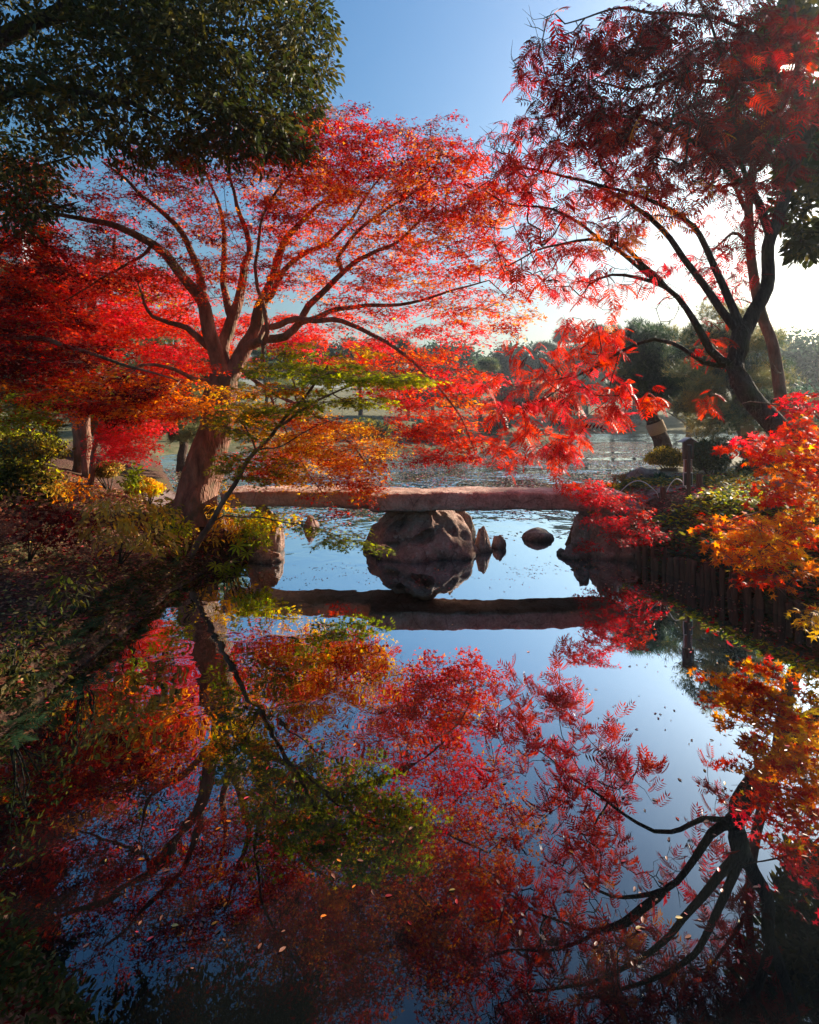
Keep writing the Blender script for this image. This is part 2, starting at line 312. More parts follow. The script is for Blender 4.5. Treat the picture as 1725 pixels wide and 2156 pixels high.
def grow(limbs, A, rg, step=0.3, back=0.35, wig=0.10, sag=0.05, tipr=0.0025, expo=2.05, parent_cap=0.8):
    pos = []; par = []; rad = []; isl = []
    for li, (pts, r0, r1) in enumerate(limbs):
        Q = catmull(pts, 0.16)
        for q in range(1, len(Q)-1): Q[q] = Q[q]+np.array([mnoise.noise(Vector((q*0.35, li*7.1, 0))), mnoise.noise(Vector((q*0.35, li*7.1, 9))), mnoise.noise(Vector((q*0.35, li*7.1, 5)))])*wig*0.45
        L = np.concatenate([[0], np.cumsum(np.linalg.norm(np.diff(Q, axis=0), axis=1))]); L /= L[-1]
        if li == 0: last = -1; s = 0
        else:
            pp = np.array(pos); d = np.linalg.norm(pp-Q[0], axis=1); last = int(d.argmin()); s = 1
        for q in range(s, len(Q)):
            pos.append(Q[q]); par.append(last); rad.append(r0+(r1-r0)*L[q]**0.85); isl.append(1); last = len(pos)-1
    n0 = len(pos); cap = n0+len(A)*40+10
    PP = np.zeros((cap, 3)); PP[:n0] = pos; plen = np.zeros(cap); m = n0
    for i in range(n0): plen[i] = 0 if par[i] < 0 else plen[par[i]]+np.linalg.norm(PP[i]-PP[par[i]])
    # attractors reached nearest first
    dmin = np.array([np.min(((PP[:n0]-a)**2).sum(1)) for a in A]); order = np.argsort(dmin)
    trunk_skip = np.array([1e3 if plen[i] < 0.22*plen[:n0].max()*0.5 else 0 for i in range(n0)])
    skip = np.zeros(cap); skip[:n0] = trunk_skip*0.002
    tips = {}
    for ai in order:
        a = A[ai]; d = np.linalg.norm(PP[:m]-a, axis=1); cost = d+back*plen[:m]*0.12+skip[:m]
        # prefer parents lying below / inward
        cost += np.maximum(0, PP[:m, 2]-a[2])*0.25
        k = int(cost.argmin()); D = a-PP[k]; L = np.linalg.norm(D)
        if L < 0.05: tips[ai] = k; continue
        ns = max(1, int(L/step)); pd = D/L
        if par[k] >= 0: pd = norm(norm(PP[k]-PP[par[k]])*0.9+D/L)
        last = k; side = rg.standard_normal(3)*wig*L*0.5
        for q in range(1, ns+1):
            t = q/ns; b = PP[k]+pd*L*t*(1-t)*0.9+D*(t*t*0.9+t*0.1*1.0) if t < 1 else a
            if t < 1: b = b+side*math.sin(math.pi*t)+rg.standard_normal(3)*wig*0.25*step+np.array([0, 0, -sag*L*math.sin(math.pi*t)])
            PP[m] = b; par.append(last); rad.append(0); isl.append(0); plen[m] = plen[last]+np.linalg.norm(b-PP[last]); last = m; m += 1
        tips[ai] = last
    n = m; PP = PP[:n]; par = np.array(par); rad = np.array(rad); isl = np.array(isl)
    acc = np.zeros(n)
    for i in range(n-1, -1, -1):
        if acc[i] == 0: acc[i] = tipr**expo
        if not isl[i]: rad[i] = acc[i]**(1/expo)
        if par[i] >= 0 and not isl[i]: acc[par[i]] += acc[i]
    for i in range(n):
        if not isl[i] and par[i] >= 0: rad[i] = min(rad[i], max(rad[par[i]]*(0.85 if isl[par[i]] else 1.0), tipr))
    return PP, par, rad, isl, tips
def tubes_from(PP, par, rad, tb, kbig=14):
    n = len(PP); kids = [[] for _ in range(n)]
    for i in range(n):
        if par[i] >= 0: kids[par[i]].append(i)
    done = np.zeros(n, bool); roots = [i for i in range(n) if par[i] < 0]; stack = [(r, -1) for r in roots]
    while stack:
        s, pr = stack.pop(); chain = [pr, s] if pr >= 0 else [s]; cur = s
        while kids[cur]:
            ks = sorted(kids[cur], key=lambda q: -rad[q]); nxt = ks[0]
            for o in ks[1:]: stack.append((o, cur))
            chain.append(nxt); cur = nxt
        if len(chain) < 2: continue
        R = rad[chain].copy()
        if pr >= 0: R[0] = min(R[0], R[1]*1.25)
        R[-1] *= 0.4; mx = R.max()
        k = kbig if mx > 0.08 else (8 if mx > 0.03 else (5 if mx > 0.008 else 3))
        tb.add(PP[chain], R, k, wob=0.07 if mx > 0.1 else 0)
LEAFCOUNT = [0]
def make_tree(name, label, cat, base, limbs, blobs, n, leaf='maple3', lsize=0.06, per=60, rad=0.34, bark='bark_maple', lmat='maple_leaf', seed=1, group=None, twig=True,
              thick=0.05, flat=0.35, step=0.3, wig=0.1, sag=0.04, A=None, pal=None, extra=None, tipr=0.0025, back=0.35, droop=0.25, kbig=14, bare=None):
    rg = np.random.default_rng(seed)
    root = empty(name, base); tag(root, label, cat, group)
    L3 = []
    for l in limbs:
        if len(l) == 5:
            p2, Y0, Y1, r0, r1 = l; m = len(p2); L3.append(([U(p[0], p[1], Y0+(Y1-Y0)*i/(m-1)) for i, p in enumerate(p2)], r0, r1))
        else: L3.append(l)
    if A is None: A, pal = sample_blobs(blobs, n, rg)
    nA = len(A)
    if bare: A = np.vstack([A, sample_blobs(bare[0], bare[1], rg)[0]])
    PP, par, rd, isl, tips = grow(L3, A, rg, step=step, wig=wig, sag=sag, tipr=tipr, back=back)
    tb = Tubes(); tubes_from(PP, par, rd, tb, kbig)
    if extra: extra(tb)
    lv = Leaves(); LP = []; LD = []; LC = []
    for ai in range(nA):
        k = tips[ai]; a = PP[k]; d = a-PP[par[k]] if par[k] >= 0 else np.array([0, 0, 1.0]); d = norm(d)
        h = norm(np.array([d[0], d[1], d[2]*0.3])+rg.standard_normal(3)*0.15)
        up = norm(np.array([rg.normal()*flat*0.6, rg.normal()*flat*0.6, 1.0]))
        h = norm(h-up*np.dot(h, up)); sdv = np.cross(up, h)
        if leaf == 'frond':
            m = per; an = rg.uniform(-2.6, 2.6, m); rr = rg.uniform(0.0, 0.12, m)
            P = a[None]+d[None]*rg.uniform(-0.2, 0.02, m)[:, None]
            D = norm(np.cos(an)[:, None]*h+np.sin(an)[:, None]*sdv+up*rg.uniform(-0.25, 0.5, m)[:, None]-np.array([0, 0, droop]))
        else:
            # fan of twiglets carrying leaves
            nt_ = 5 if twig else 0; R = rad*rg.uniform(0.7, 1.3)
            for q in range(nt_):
                an = (q-2)*0.55+rg.normal()*0.15; e = a+(math.cos(an)*h+math.sin(an)*sdv)*R*(0.95-0.1*abs(q-2))+np.array([0, 0, -droop*R*0.5])
                mid = (a+e)/2+up*0.03
                tb.add([a, mid, e], [tipr*1.1, tipr*0.8, tipr*0.4], 3)
            m = int(per*rg.uniform(0.7, 1.3)); an = rg.uniform(-1.35, 1.35, m)*rg.random(m)**0.3; rr = R*1.15*np.sqrt(rg.random(m))
            P = a+(np.cos(an)*rr)[:, None]*h+(np.sin(an)*rr)[:, None]*sdv+up*(rg.standard_normal(m)*thick)[:, None]-h*0.25*R
            P[:, 2] -= droop*rr**2/R*0.6
            D = norm(norm(P-a+h*0.3*R)+rg.standard_normal((m, 3))*0.45-np.array([0, 0, droop]))
        LP.append(P); LD.append(D); LC += [pal[ai]]*len(P)
    LP = np.concatenate(LP); LD = np.concatenate(LD); m = len(LP)
    Nn = norm(np.array([0, 0, 1.0])[None]+rg.standard_normal((m, 3))*flat)
    S = lsize*rg.uniform(0.65, 1.3, m)
    # stray leaves of a neighbouring hue
    LC = np.array(LC)
    sw = rg.random(m) < 0.12; LC[sw] = rg.permutation(LC)[sw]
    tpl = {'maple3': T_MAPLE3, 'maple5': T_MAPLE5, 'frond': T_FROND, 'oval': T_OVAL, 'blade': T_BLADE, 'tuft': T_TUFT}[leaf]
    cc = palcol(LC, rg)
    if leaf == 'frond':
        hb = rg.random(m) < 0.45; S = S*rg.uniform(0.6, 1.3, m); lv.add(T_FROND2, LP[hb], LD[hb], Nn[hb], S[hb], cc[hb]); LP, LD, Nn, S, cc = LP[~hb], LD[~hb], Nn[~hb], S[~hb], cc[~hb]
    lv.add(tpl, LP, LD, Nn, S, cc); LEAFCOUNT[0] += m
    V, F = tb.arrays(); mesh_obj('trunk', V, F, M[bark], root, smooth=True)
    lv.build('crown', M[lmat], root)
    return root
# ------------------------------------------------------------------ terrain and water
POND = [(-1.0, 1.75), (-1.12, 2.03), (-1.42, 2.25), (-1.95, 2.58), (-2.9, 2.75), (-3.5, 3.0), (-3.4, 3.4), (-2.85, 3.75), (-2.9, 4.2), (-2.95, 4.95), (-2.92, 5.9), (-3.0, 6.9), (-2.9, 7.8),
        (-2.62, 8.3), (-2.35, 8.9), (-2.6, 9.6), (-3.6, 10.6), (-4.6, 12), (-6.2, 14.5), (-8.5, 19), (-11, 24), (-13, 29), (-8, 30.5), (-4, 29.3), (0, 28.6), (2.5, 29.2), (3.9, 30.8), (5.0, 33.5), (7.5, 36), (10, 37),
        (12, 41), (14, 48), (20, 53), (30, 53), (38, 50), (38, 38), (28, 31), (19, 25), (12.5, 20.5), (9.2, 18), (6.2, 15.3), (4.9, 13.2), (3.7, 11.6), (3.05, 10.3), (2.65, 9.3),
        (2.95, 8.95), (3.30, 8.72), (3.52, 8.2), (3.70, 7.7), (3.92, 7.0), (4.14, 6.4), (4.36, 5.8), (4.8, 4.9), (5.2, 3.8), (5.0, 2.4), (4.2, 1.2), (1.5, 0.9), (0, 1.1)]
PP_ = np.array(POND)
def sdist(x, y):
    """+ on land, - in the pond"""
    a = PP_; b = np.roll(PP_, -1, 0); p = np.stack([np.ravel(x), np.ravel(y)], 1); best = np.full(len(p), 1e9); ins = np.zeros(len(p), bool)
    for (ax, ay), (bx, by) in zip(a, b):
        dx, dy = bx-ax, by-ay; t = np.clip(((p[:, 0]-ax)*dx+(p[:, 1]-ay)*dy)/(dx*dx+dy*dy), 0, 1)
        best = np.minimum(best, np.hypot(p[:, 0]-ax-t*dx, p[:, 1]-ay-t*dy))
        c = (ay > p[:, 1]) != (by > p[:, 1]); xi = ax+(p[:, 1]-ay)*dx/(dy if dy else 1e-9); ins ^= c & (p[:, 0] < xi)
    return np.where(ins, -best, best).reshape(np.shape(x))
def sm(a, b, t): t = np.clip((t-a)/(b-a), 0, 1); return t*t*(3-2*t)
def height(x, y):
    x = np.asarray(x, float); y = np.asarray(y, float); d = sdist(x, y)
    left = (1-sm(-1.5, 0.5, x))*(1-sm(22, 27, y)); right = sm(1.5, 3, x)*(1-sm(19, 27, y)+0)*(1-sm(20, 26, y)); near = 1-sm(1.6, 3.0, y)
    hl = 0.28*sm(0, 0.25, d)+0.72*sm(0.2, 3.2, d)+0.25*sm(3, 9, d)+0.35*sm(8, 20, d)
    hr = 0.30*sm(0.0, 0.10, d)+0.58*sm(0.05, 1.15, d)+0.06*sm(1, 3, d)+0.3*sm(5, 20, d)
    hn = 0.45*sm(0, 0.5, d)+0.3*sm(0.4, 2, d)
    hf = 0.22*sm(0, 0.3, d)+1.5*sm(0.5, 22, d)+6*sm(25, 90, d)
    far = np.clip(1-left-right, 0, 1)
    h = (left*hl+right*hr+far*hf); h = h*(1-near)+hn*near
    w = 0.05*np.sin(x*1.9+1.3*np.sin(y*1.1))*np.cos(y*1.7+x*0.6)+0.025*np.sin(x*5.1+y*2.2)*np.sin(y*4.3-x*1.5)
    land = h+w*sm(0.1, 0.6, d)
    bed = -0.9*sm(0.0, 1.2, -d)-0.05
    return np.where(d > 0, land, bed)
def axis(fine0, fine1, st, lo, hi, g=1.13):
    a = list(np.arange(fine0, fine1, st)); s = st; v = a[-1]
    while v < hi: s *= g; v += s; a.append(v)
    s = st; v = a[0]; pre = []
    while v > lo: s *= g; v -= s; pre.append(v)
    return np.array(pre[::-1]+a)
gx = axis(-8, 7.5, 0.085, -900, 900); gy = axis(0.6, 13, 0.085, -40, 1200)
GX, GY = np.meshgrid(gx, gy); GZ = height(GX, GY)
nz = np.zeros(GZ.size)
for i_, (a_, b_, c_) in enumerate(zip(GX.ravel(), GY.ravel(), GZ.ravel())):
    if c_ > 0.05: nz[i_] = mnoise.noise(Vector((a_*3, b_*3, 0)))*0.035+mnoise.noise(Vector((a_*9, b_*9, 4)))*0.015
GZ = GZ+nz.reshape(GZ.shape)
nx_, ny_ = len(gx), len(gy); ii = (np.arange(ny_-1)[:, None]*nx_+np.arange(nx_-1)[None]).reshape(-1)
m, nt, out = new_mat('ground')
g = N(nt, 'ShaderNodeNewGeometry')
n1 = N(nt, 'ShaderNodeTexNoise', i_Scale=1.2, i_Detail=8.0); n2 = N(nt, 'ShaderNodeTexNoise', i_Scale=28, i_Detail=8.0, i_Roughness=0.7); n3 = N(nt, 'ShaderNodeTexVoronoi', i_Scale=26)
for q in (n1, n2, n3): nt.links.new(g.outputs['Position'], q.inputs['Vector'])
soil = ramp(nt, n2.outputs[0], [(0.3, (0.035, 0.018, 0.012)), (0.5, (0.10, 0.05, 0.035)), (0.7, (0.20, 0.11, 0.085))])
moss = ramp(nt, n2.outputs[0], [(0.3, (0.035, 0.04, 0.012)), (0.7, (0.11, 0.11, 0.035))])
mx = N(nt, 'ShaderNodeMixRGB'); nt.links.new(ramp(nt, n1.outputs[0], [(0.5, (0, 0, 0)), (0.62, (0.7, 0.7, 0.7))]), mx.inputs[0]); nt.links.new(soil, mx.inputs[1]); nt.links.new(moss, mx.inputs[2])
sx = N(nt, 'ShaderNodeSeparateXYZ'); nt.links.new(g.outputs['Position'], sx.inputs[0])
mr = N(nt, 'ShaderNodeMapRange'); mr.inputs['From Min'].default_value = 24; mr.inputs['From Max'].default_value = 28; nt.links.new(sx.outputs[1], mr.inputs[0])
grass = ramp(nt, n1.outputs[0], [(0.35, (0.10, 0.11, 0.05)), (0.65, (0.24, 0.20, 0.11))])
m2 = N(nt, 'ShaderNodeMixRGB'); nt.links.new(mr.outputs[0], m2.inputs[0]); nt.links.new(mx.outputs[0], m2.inputs[1]); nt.links.new(grass, m2.inputs[2])
p = N(nt, 'ShaderNodeBsdfPrincipled'); p.inputs['Roughness'].default_value = 0.95; p.inputs['Specular IOR Level'].default_value = 0.15; nt.links.new(m2.outputs[0], p.inputs['Base Color'])
ad = N(nt, 'ShaderNodeMath', operation='ADD'); nt.links.new(n2.outputs[0], ad.inputs[0]); nt.links.new(n3.outputs[0], ad.inputs[1])
b = N(nt, 'ShaderNodeBump'); b.inputs['Strength'].default_value = 0.7; b.inputs['Distance'].default_value = 0.04; nt.links.new(ad.outputs[0], b.inputs['Height']); nt.links.new(b.outputs[0], p.inputs['Normal'])
nt.links.new(p.outputs[0], out.inputs[0])
tag(mesh_obj('ground', np.stack([GX.ravel(), GY.ravel(), GZ.ravel()], 1), np.stack([ii, ii+1, ii+nx_+1, ii+nx_], 1), m, smooth=True), kind='structure')
# water
m, nt, out = new_mat('water')
g = N(nt, 'ShaderNodeNewGeometry')
mp = N(nt, 'ShaderNodeMapping'); mp.inputs['Scale'].default_value = (1, 1, 1); nt.links.new(g.outputs['Position'], mp.inputs[0])
n1 = N(nt, 'ShaderNodeTexNoise', i_Scale=3.2, i_Detail=1.5, i_Distortion=0.6); n2 = N(nt, 'ShaderNodeTexNoise', i_Scale=0.45, i_Detail=2.0)
nt.links.new(mp.outputs[0], n1.inputs['Vector']); nt.links.new(mp.outputs[0], n2.inputs['Vector'])
sx = N(nt, 'ShaderNodeSeparateXYZ'); nt.links.new(g.outputs['Position'], sx.inputs[0])
mr = N(nt, 'ShaderNodeMapRange'); mr.inputs['From Min'].default_value = 0.3; mr.inputs['From Max'].default_value = -1.2; mr.inputs['To Min'].default_value = 0.06; mr.inputs['To Max'].default_value = 1.0; nt.links.new(sx.outputs[0], mr.inputs[0])
far_ = N(nt, 'ShaderNodeMapRange'); far_.inputs['From Min'].default_value = 9; far_.inputs['From Max'].default_value = 16; far_.inputs['To Max'].default_value = 7.0; nt.links.new(sx.outputs[1], far_.inputs[0])
amp = N(nt, 'ShaderNodeMath', operation='MAXIMUM'); nt.links.new(mr.outputs[0], amp.inputs[0]); nt.links.new(far_.outputs[0], amp.inputs[1])
nr = N(nt, 'ShaderNodeMapRange'); nr.inputs['From Min'].default_value = 2.6; nr.inputs['From Max'].default_value = 4.2; nr.inputs['To Min'].default_value = 0.10; nt.links.new(sx.outputs[1], nr.inputs[0])
am2 = N(nt, 'ShaderNodeMath', operation='MULTIPLY'); nt.links.new(amp.outputs[0], am2.inputs[0]); nt.links.new(nr.outputs[0], am2.inputs[1])
hm = N(nt, 'ShaderNodeMath', operation='MULTIPLY'); nt.links.new(n1.outputs[0], hm.inputs[0]); nt.links.new(am2.outputs[0], hm.inputs[1])
mk = N(nt, 'ShaderNodeMath', operation='MULTIPLY'); nt.links.new(ramp(nt, n2.outputs[0], [(0.42, (0.15, 0.15, 0.15)), (0.6, (1, 1, 1))]), mk.inputs[0]); nt.links.new(hm.outputs[0], mk.inputs[1])
b = N(nt, 'ShaderNodeBump'); b.inputs['Strength'].default_value = 1.0; b.inputs['Distance'].default_value = 0.009; nt.links.new(mk.outputs[0], b.inputs['Height'])
df = N(nt, 'ShaderNodeBsdfDiffuse'); df.inputs['Color'].default_value = (0.004, 0.005, 0.005, 1)
gl = N(nt, 'ShaderNodeBsdfGlossy'); gl.inputs['Roughness'].default_value = 0.0; gl.inputs['Color'].default_value = (0.77, 0.90, 1.0, 1)
lw = N(nt, 'ShaderNodeLayerWeight'); lw.inputs['Blend'].default_value = 0.5
for q in (gl, lw): nt.links.new(b.outputs[0], q.inputs['Normal'])
rf = ramp(nt, lw.outputs['Facing'], [(0.15, (0.05,)*3), (0.28, (0.10,)*3), (0.38, (0.21,)*3), (0.48, (0.40,)*3), (0.58, (0.66,)*3), (0.78, (0.95,)*3), (1.0, (1.0,)*3)])
ms = N(nt, 'ShaderNodeMixShader'); nt.links.new(rf, ms.inputs[0]); nt.links.new(df.outputs[0], ms.inputs[1]); nt.links.new(gl.outputs[0], ms.inputs[2]); nt.links.new(ms.outputs[0], out.inputs[0])
wx = np.linspace(-16, 45, 8); wy = np.linspace(0.3, 60, 8); WX, WY = np.meshgrid(wx, wy); ii = (np.arange(7)[:, None]*8+np.arange(7)[None]).reshape(-1)
tag(mesh_obj('pond_water', np.stack([WX.ravel(), WY.ravel(), 0*WX.ravel()], 1), np.stack([ii, ii+1, ii+9, ii+8], 1), m), kind='structure')
def gz(x, y): return float(height(np.array([x]), np.array([y]))[0])
def gza(x, y): return height(np.asarray(x), np.asarray(y))
# strips laid over the ground
def sheet(name, poly, mat, st, dz):
    poly = np.array(poly); x0, y0 = poly.min(0); x1, y1 = poly.max(0); xs = np.arange(x0, x1, st); ys = np.arange(y0, y1, st); X, Y = np.meshgrid(xs, ys)
    p = np.stack([X.ravel(), Y.ravel()], 1); ins = np.zeros(len(p), bool); a = poly; bb = np.roll(poly, -1, 0)
    for (ax, ay), (bx, by) in zip(a, bb):
        c = (ay > p[:, 1]) != (by > p[:, 1]); xi = ax+(p[:, 1]-ay)*(bx-ax)/((by-ay) if by != ay else 1e-9); ins ^= c & (p[:, 0] < xi)
    Z = gza(X, Y).ravel()+dz; n = len(xs); I = (np.arange(len(ys)-1)[:, None]*n+np.arange(n-1)[None]).reshape(-1); F = np.stack([I, I+1, I+n+1, I+n], 1)
    d = sdist(X, Y).ravel(); ok = ins & (d > 0.25); F = F[ok[F].all(1)]
    u, inv = np.unique(F, return_inverse=True)
    return tag(mesh_obj(name, np.stack([p[u, 0], p[u, 1], Z[u]], 1), inv.reshape(F.shape), mat, smooth=True), kind='structure')
M['path'] = rock_mat('path', (0.12, 0.08, 0.07), (0.22, 0.16, 0.145), (0.32, 0.25, 0.23), 3, 0.3, wet=False)
M['lawn'] = rock_mat('lawn', (0.10, 0.10, 0.05), (0.20, 0.18, 0.10), (0.30, 0.26, 0.17), 1.2, 0.3, wet=False)
sheet('path', [(2.9, 9.15), (3.3, 8.78), (4.2, 9.1), (5.5, 9.45), (7.2, 9.4), (9.5, 9.0), (14, 8.4), (14, 9.4), (9.5, 9.9), (7.4, 10.2), (5.4, 10.15), (4.1, 9.8)], M['path'], 0.1, 0.03)
sheet('lawn', [(4.3, 10.6), (6.6, 11.2), (9, 10.8), (14, 10.2), (18, 14), (16, 20), (11, 17), (7.5, 15.6), (5.2, 12.6)], M['lawn'], 0.15, 0.045)
sheet('left_path', [(-4.6, 10.2), (-3.6, 10.6), (-4.8, 12.4), (-5.6, 13.6), (-6.2, 12.6), (-5.4, 11)], M['path'], 0.12, 0.05)

# ------------------------------------------------------------------ rocks and bridge
def rock(name, label, c, s, seed, mat='rock_grey', rough=0.22, sub=4, group=None, shape=None, rz=0, flatbot=True, parent=None, freq=1.0):
    """c: centre (x, y, z of its foot), s: half sizes"""
    n = 8*sub; P = []; 
    th = np.linspace(0, 2*np.pi, n*2, endpoint=False); ph = np.linspace(-np.pi/2, np.pi/2, n)
    V = np.zeros((n*2*n, 3)); k = 0
    for b_ in ph:
        for a_ in th:
            v = Vector((math.cos(b_)*math.cos(a_), math.cos(b_)*math.sin(a_), math.sin(b_)))
            q = v*1.0
            # squarish facets
            f = 1+rough*(mnoise.fractal(v*1.1*freq+Vector((seed*3.1, seed, 0)), 0.8, 2.2, 3))+0.22*rough*mnoise.fractal(v*5*freq+Vector((seed, 0, 0)), 0.7, 2.2, 5)-0.16*rough*abs(mnoise.noise(v*2.6*freq+Vector((seed, 2, 0))))*1.6
            cell = mnoise.voronoi(v*1.3*freq+Vector((seed, 7, 1)))[0]; f *= 1-rough*0.5*(0.6-(cell[1]-cell[0]))
            p = np.array(q)*f
            if shape: p = shape(p, seed)
            V[k] = p; k += 1
    V *= np.array(s); cz, sz_ = math.cos(rz), math.sin(rz); V[:, :2] = V[:, :2]@np.array([[cz, sz_], [-sz_, cz]])
    V += np.array(c)
    I = (np.arange(n-1)[:, None]*2*n); J = np.arange(2*n)[None]; J2 = (J+1) % (2*n); F = np.stack([I+J, I+J2, I+2*n+J2, I+2*n+J], -1).reshape(-1, 4)
    o = mesh_obj(name, V, F, M[mat], parent, smooth=True)
    if parent is None: tag(o, label, 'rock', group)
    return o
def pier_shape(p, seed):
    x, y, z = p
    t = max(0, z); w = 1.30-0.50*t; x *= w; y *= w
    x += -0.02*t
    if z > 0: z = z**0.72 if z < 1 else z
    z = min(z, 0.97+0.02*math.sin(x*5))
    # hollows worn in the upper front face
    for (hx, hz, r, dp) in ((-0.42, 0.62, 0.17, 0.26), (0.02, 0.42, 0.20, 0.28), (-0.62, 0.25, 0.2, 0.12), (-0.28, 0.86, 0.13, 0.12), (-0.2, 0.3, 0.3, 0.08)):
        d = math.hypot((x-hx)*1.0+0.10*mnoise.noise(Vector((x*5, z*5, 1))), (z-hz)*2.1-0.5*(x-hx)+0.12*mnoise.noise(Vector((x*6, z*6, 7))))
        if y < 0.1 and d < r*1.8: y += dp*math.exp(-(d/r)**4)*1.9
    # right foot spreading at the waterline
    if x > 0.5: x += 0.22*max(0, 0.2-z)*(1 if y < 0.3 else 0.3)
    y += 0.05*math.sin(9*z+3*x)*max(0, 1-abs(z))
    return np.array([x, y, z])
rock('boulder', 'massive brown boulder with worn hollows carrying the middle of the stone bridge', (0.17, 9.0, -0.05), (0.74, 0.62, 0.86), 3, 'rock_brown', 0.20, 11, shape=pier_shape, freq=1.3)
rock('boulder', 'pale sloping boulder tucked behind the right side of the bridge boulder', (0.72, 9.62, -0.1), (0.45, 0.5, 0.88), 9, 'rock_grey', 0.3, 7, shape=lambda p, s: np.array([p[0]*(1.15-0.55*max(0, p[2])), p[1], p[2]]), freq=1.2)
def peak(p, s): t = max(0, p[2]); q = 1-0.30*t; return np.array([p[0]*q, p[1]*q, np.sign(p[2])*abs(p[2])**0.85])
rock('rock', 'small pointed rock rising from the water right of the bridge boulder', (1.20, 8.95, -0.08), (0.17, 0.18, 0.46), 12, 'rock_brown', 0.22, 5, shape=peak)
rock('rock', 'low rounded rock leaning on the small pointed rock', (1.49, 9.15, -0.08), (0.13, 0.16, 0.30), 14, 'rock_brown', 0.22, 4)
rock('rock', 'low flat-topped oval rock alone in open water under the bridge', (2.28, 9.75, -0.05), (0.30, 0.24, 0.24), 5, 'rock_grey', 0.14, 5, shape=lambda p, s: np.array([p[0], p[1], np.sign(p[2])*abs(p[2])**0.7]))
rock('rock', 'brown upright rock propping the left end of the bridge', (-2.4, 8.95, -0.1), (0.34, 0.36, 0.86), 21, 'rock_brown', 0.25, 6)
rock('rock', 'pointed brown rock in the pond beyond the left bridge slab', (-1.92, 10.6, -0.1), (0.18, 0.2, 0.36), 23, 'rock_brown', 0.22, 4, shape=peak)
rock('rock', 'low brown rock at the foot of the left bridge end', (-2.2, 8.35, -0.05), (0.28, 0.2, 0.22), 25, 'rock_brown', 0.2, 4)
for (c, s, sd_, mt, lb) in [((2.90, 9.05, 0.0), (0.22, 0.28, 0.62), 31, 'rock_grey', 'mossy grey rock under the right end of the bridge'),
                       ((2.62, 8.6, -0.05), (0.22, 0.22, 0.27), 32, 'rock_grey', 'blue-grey wet rock at the waterline by the right bridge end'),
                       ((3.02, 8.55, 0.0), (0.24, 0.22, 0.24), 33, 'rock_brown', 'smooth tan rock at the waterline below the red maple'),
                       ((3.16, 8.78, 0.25), (0.3, 0.26, 0.44), 34, 'rock_brown', 'square brown rock holding the bank right of the bridge end'),
                       ((3.42, 8.45, 0.02), (0.27, 0.24, 0.36), 35, 'rock_brown', 'tall brown rock where the row of wooden piles starts')]:
    rock('rock', lb, c, s, sd_, mt, 0.28, 5)
# broken blue stones heaped at the water's edge
for k in range(9):
    r = random.Random(k+40); x = 2.42+0.055*k+r.uniform(-.04, .04); y = 8.52+r.uniform(-0.12, 0.2)
    rock('stone', 'small angular blue-grey stone heaped below the right bridge end', (x, y, 0.03+r.uniform(0, 0.2)*(k > 2)), (0.085+r.uniform(0, .04), 0.07, 0.05+r.uniform(0, .02)), k+50, 'rock_grey', 0.4, 2, 'blue-grey stones heaped below the right bridge end', rz=r.uniform(0, 3))
def slab(parent, x0, x1, yc, w, top, th, seed, skew=0.0, bow=0.0):
    nx, nk = 150, 44; V = np.zeros((nx*nk, 3)); k = 0
    for i in range(nx):
        t = i/(nx-1); x = x0+(x1-x0)*t; e = min(1, (min(t, 1-t)*(x1-x0)/0.10))**0.5 if min(t, 1-t)*(x1-x0) < 0.10 else 1
        ww = w*(1+0.10*mnoise.noise(Vector((x*0.9, seed, 0))))*(0.86+0.14*e); tt = th*(1+0.14*mnoise.noise(Vector((x*0.8, seed, 5))))*(0.75+0.25*e)
        for j in range(nk):
            a = 2*math.pi*j/nk; ca, sa = math.cos(a), math.sin(a); q = 0.30
            y = np.sign(ca)*abs(ca)**q*ww/2; z = np.sign(sa)*abs(sa)**q*tt/2
            n_ = mnoise.fractal(Vector((x*2.2, y*2.2, z*2.2+seed)), 0.9, 2.1, 5)*0.024+mnoise.fractal(Vector((x*9, y*9, z*9+seed)), 0.9, 2.1, 3)*0.007
            z2 = z+n_*(1 if sa > 0 else 1.4); y2 = y+n_*np.sign(ca)
            zt = top+0.045*math.sin(math.pi*t)*bow
            V[k] = (x+0.02*mnoise.noise(Vector((y*5, z*5, i < 5))), yc+y2+skew*(t-0.5), zt-th/2+z2); k += 1
    I = (np.arange(nx-1)[:, None]*nk); J = np.arange(nk)[None]; J2 = (J+1) % nk; F = np.stack([I+J, I+nk+J, I+nk+J2, I+J2], -1).reshape(-1, 4)
    return mesh_obj('slab', V, [F, np.arange(nk)[None], (np.arange(nk)[::-1]+(nx-1)*nk)[None]], M['slab'], parent, smooth=True)
br = empty('stone_bridge', (0.2, 8.7, 0.75)); tag(br, 'low footbridge of two long weathered stone slabs resting on the boulder in the pond', 'bridge')
slab(br, -3.05, 0.25, 8.98, 0.62, 1.0, 0.27, 2, skew=-0.18, bow=0.3)
slab(br, -0.62, 3.35, 8.60, 0.66, 1.02, 0.28, 8, skew=0.10, bow=0.7)
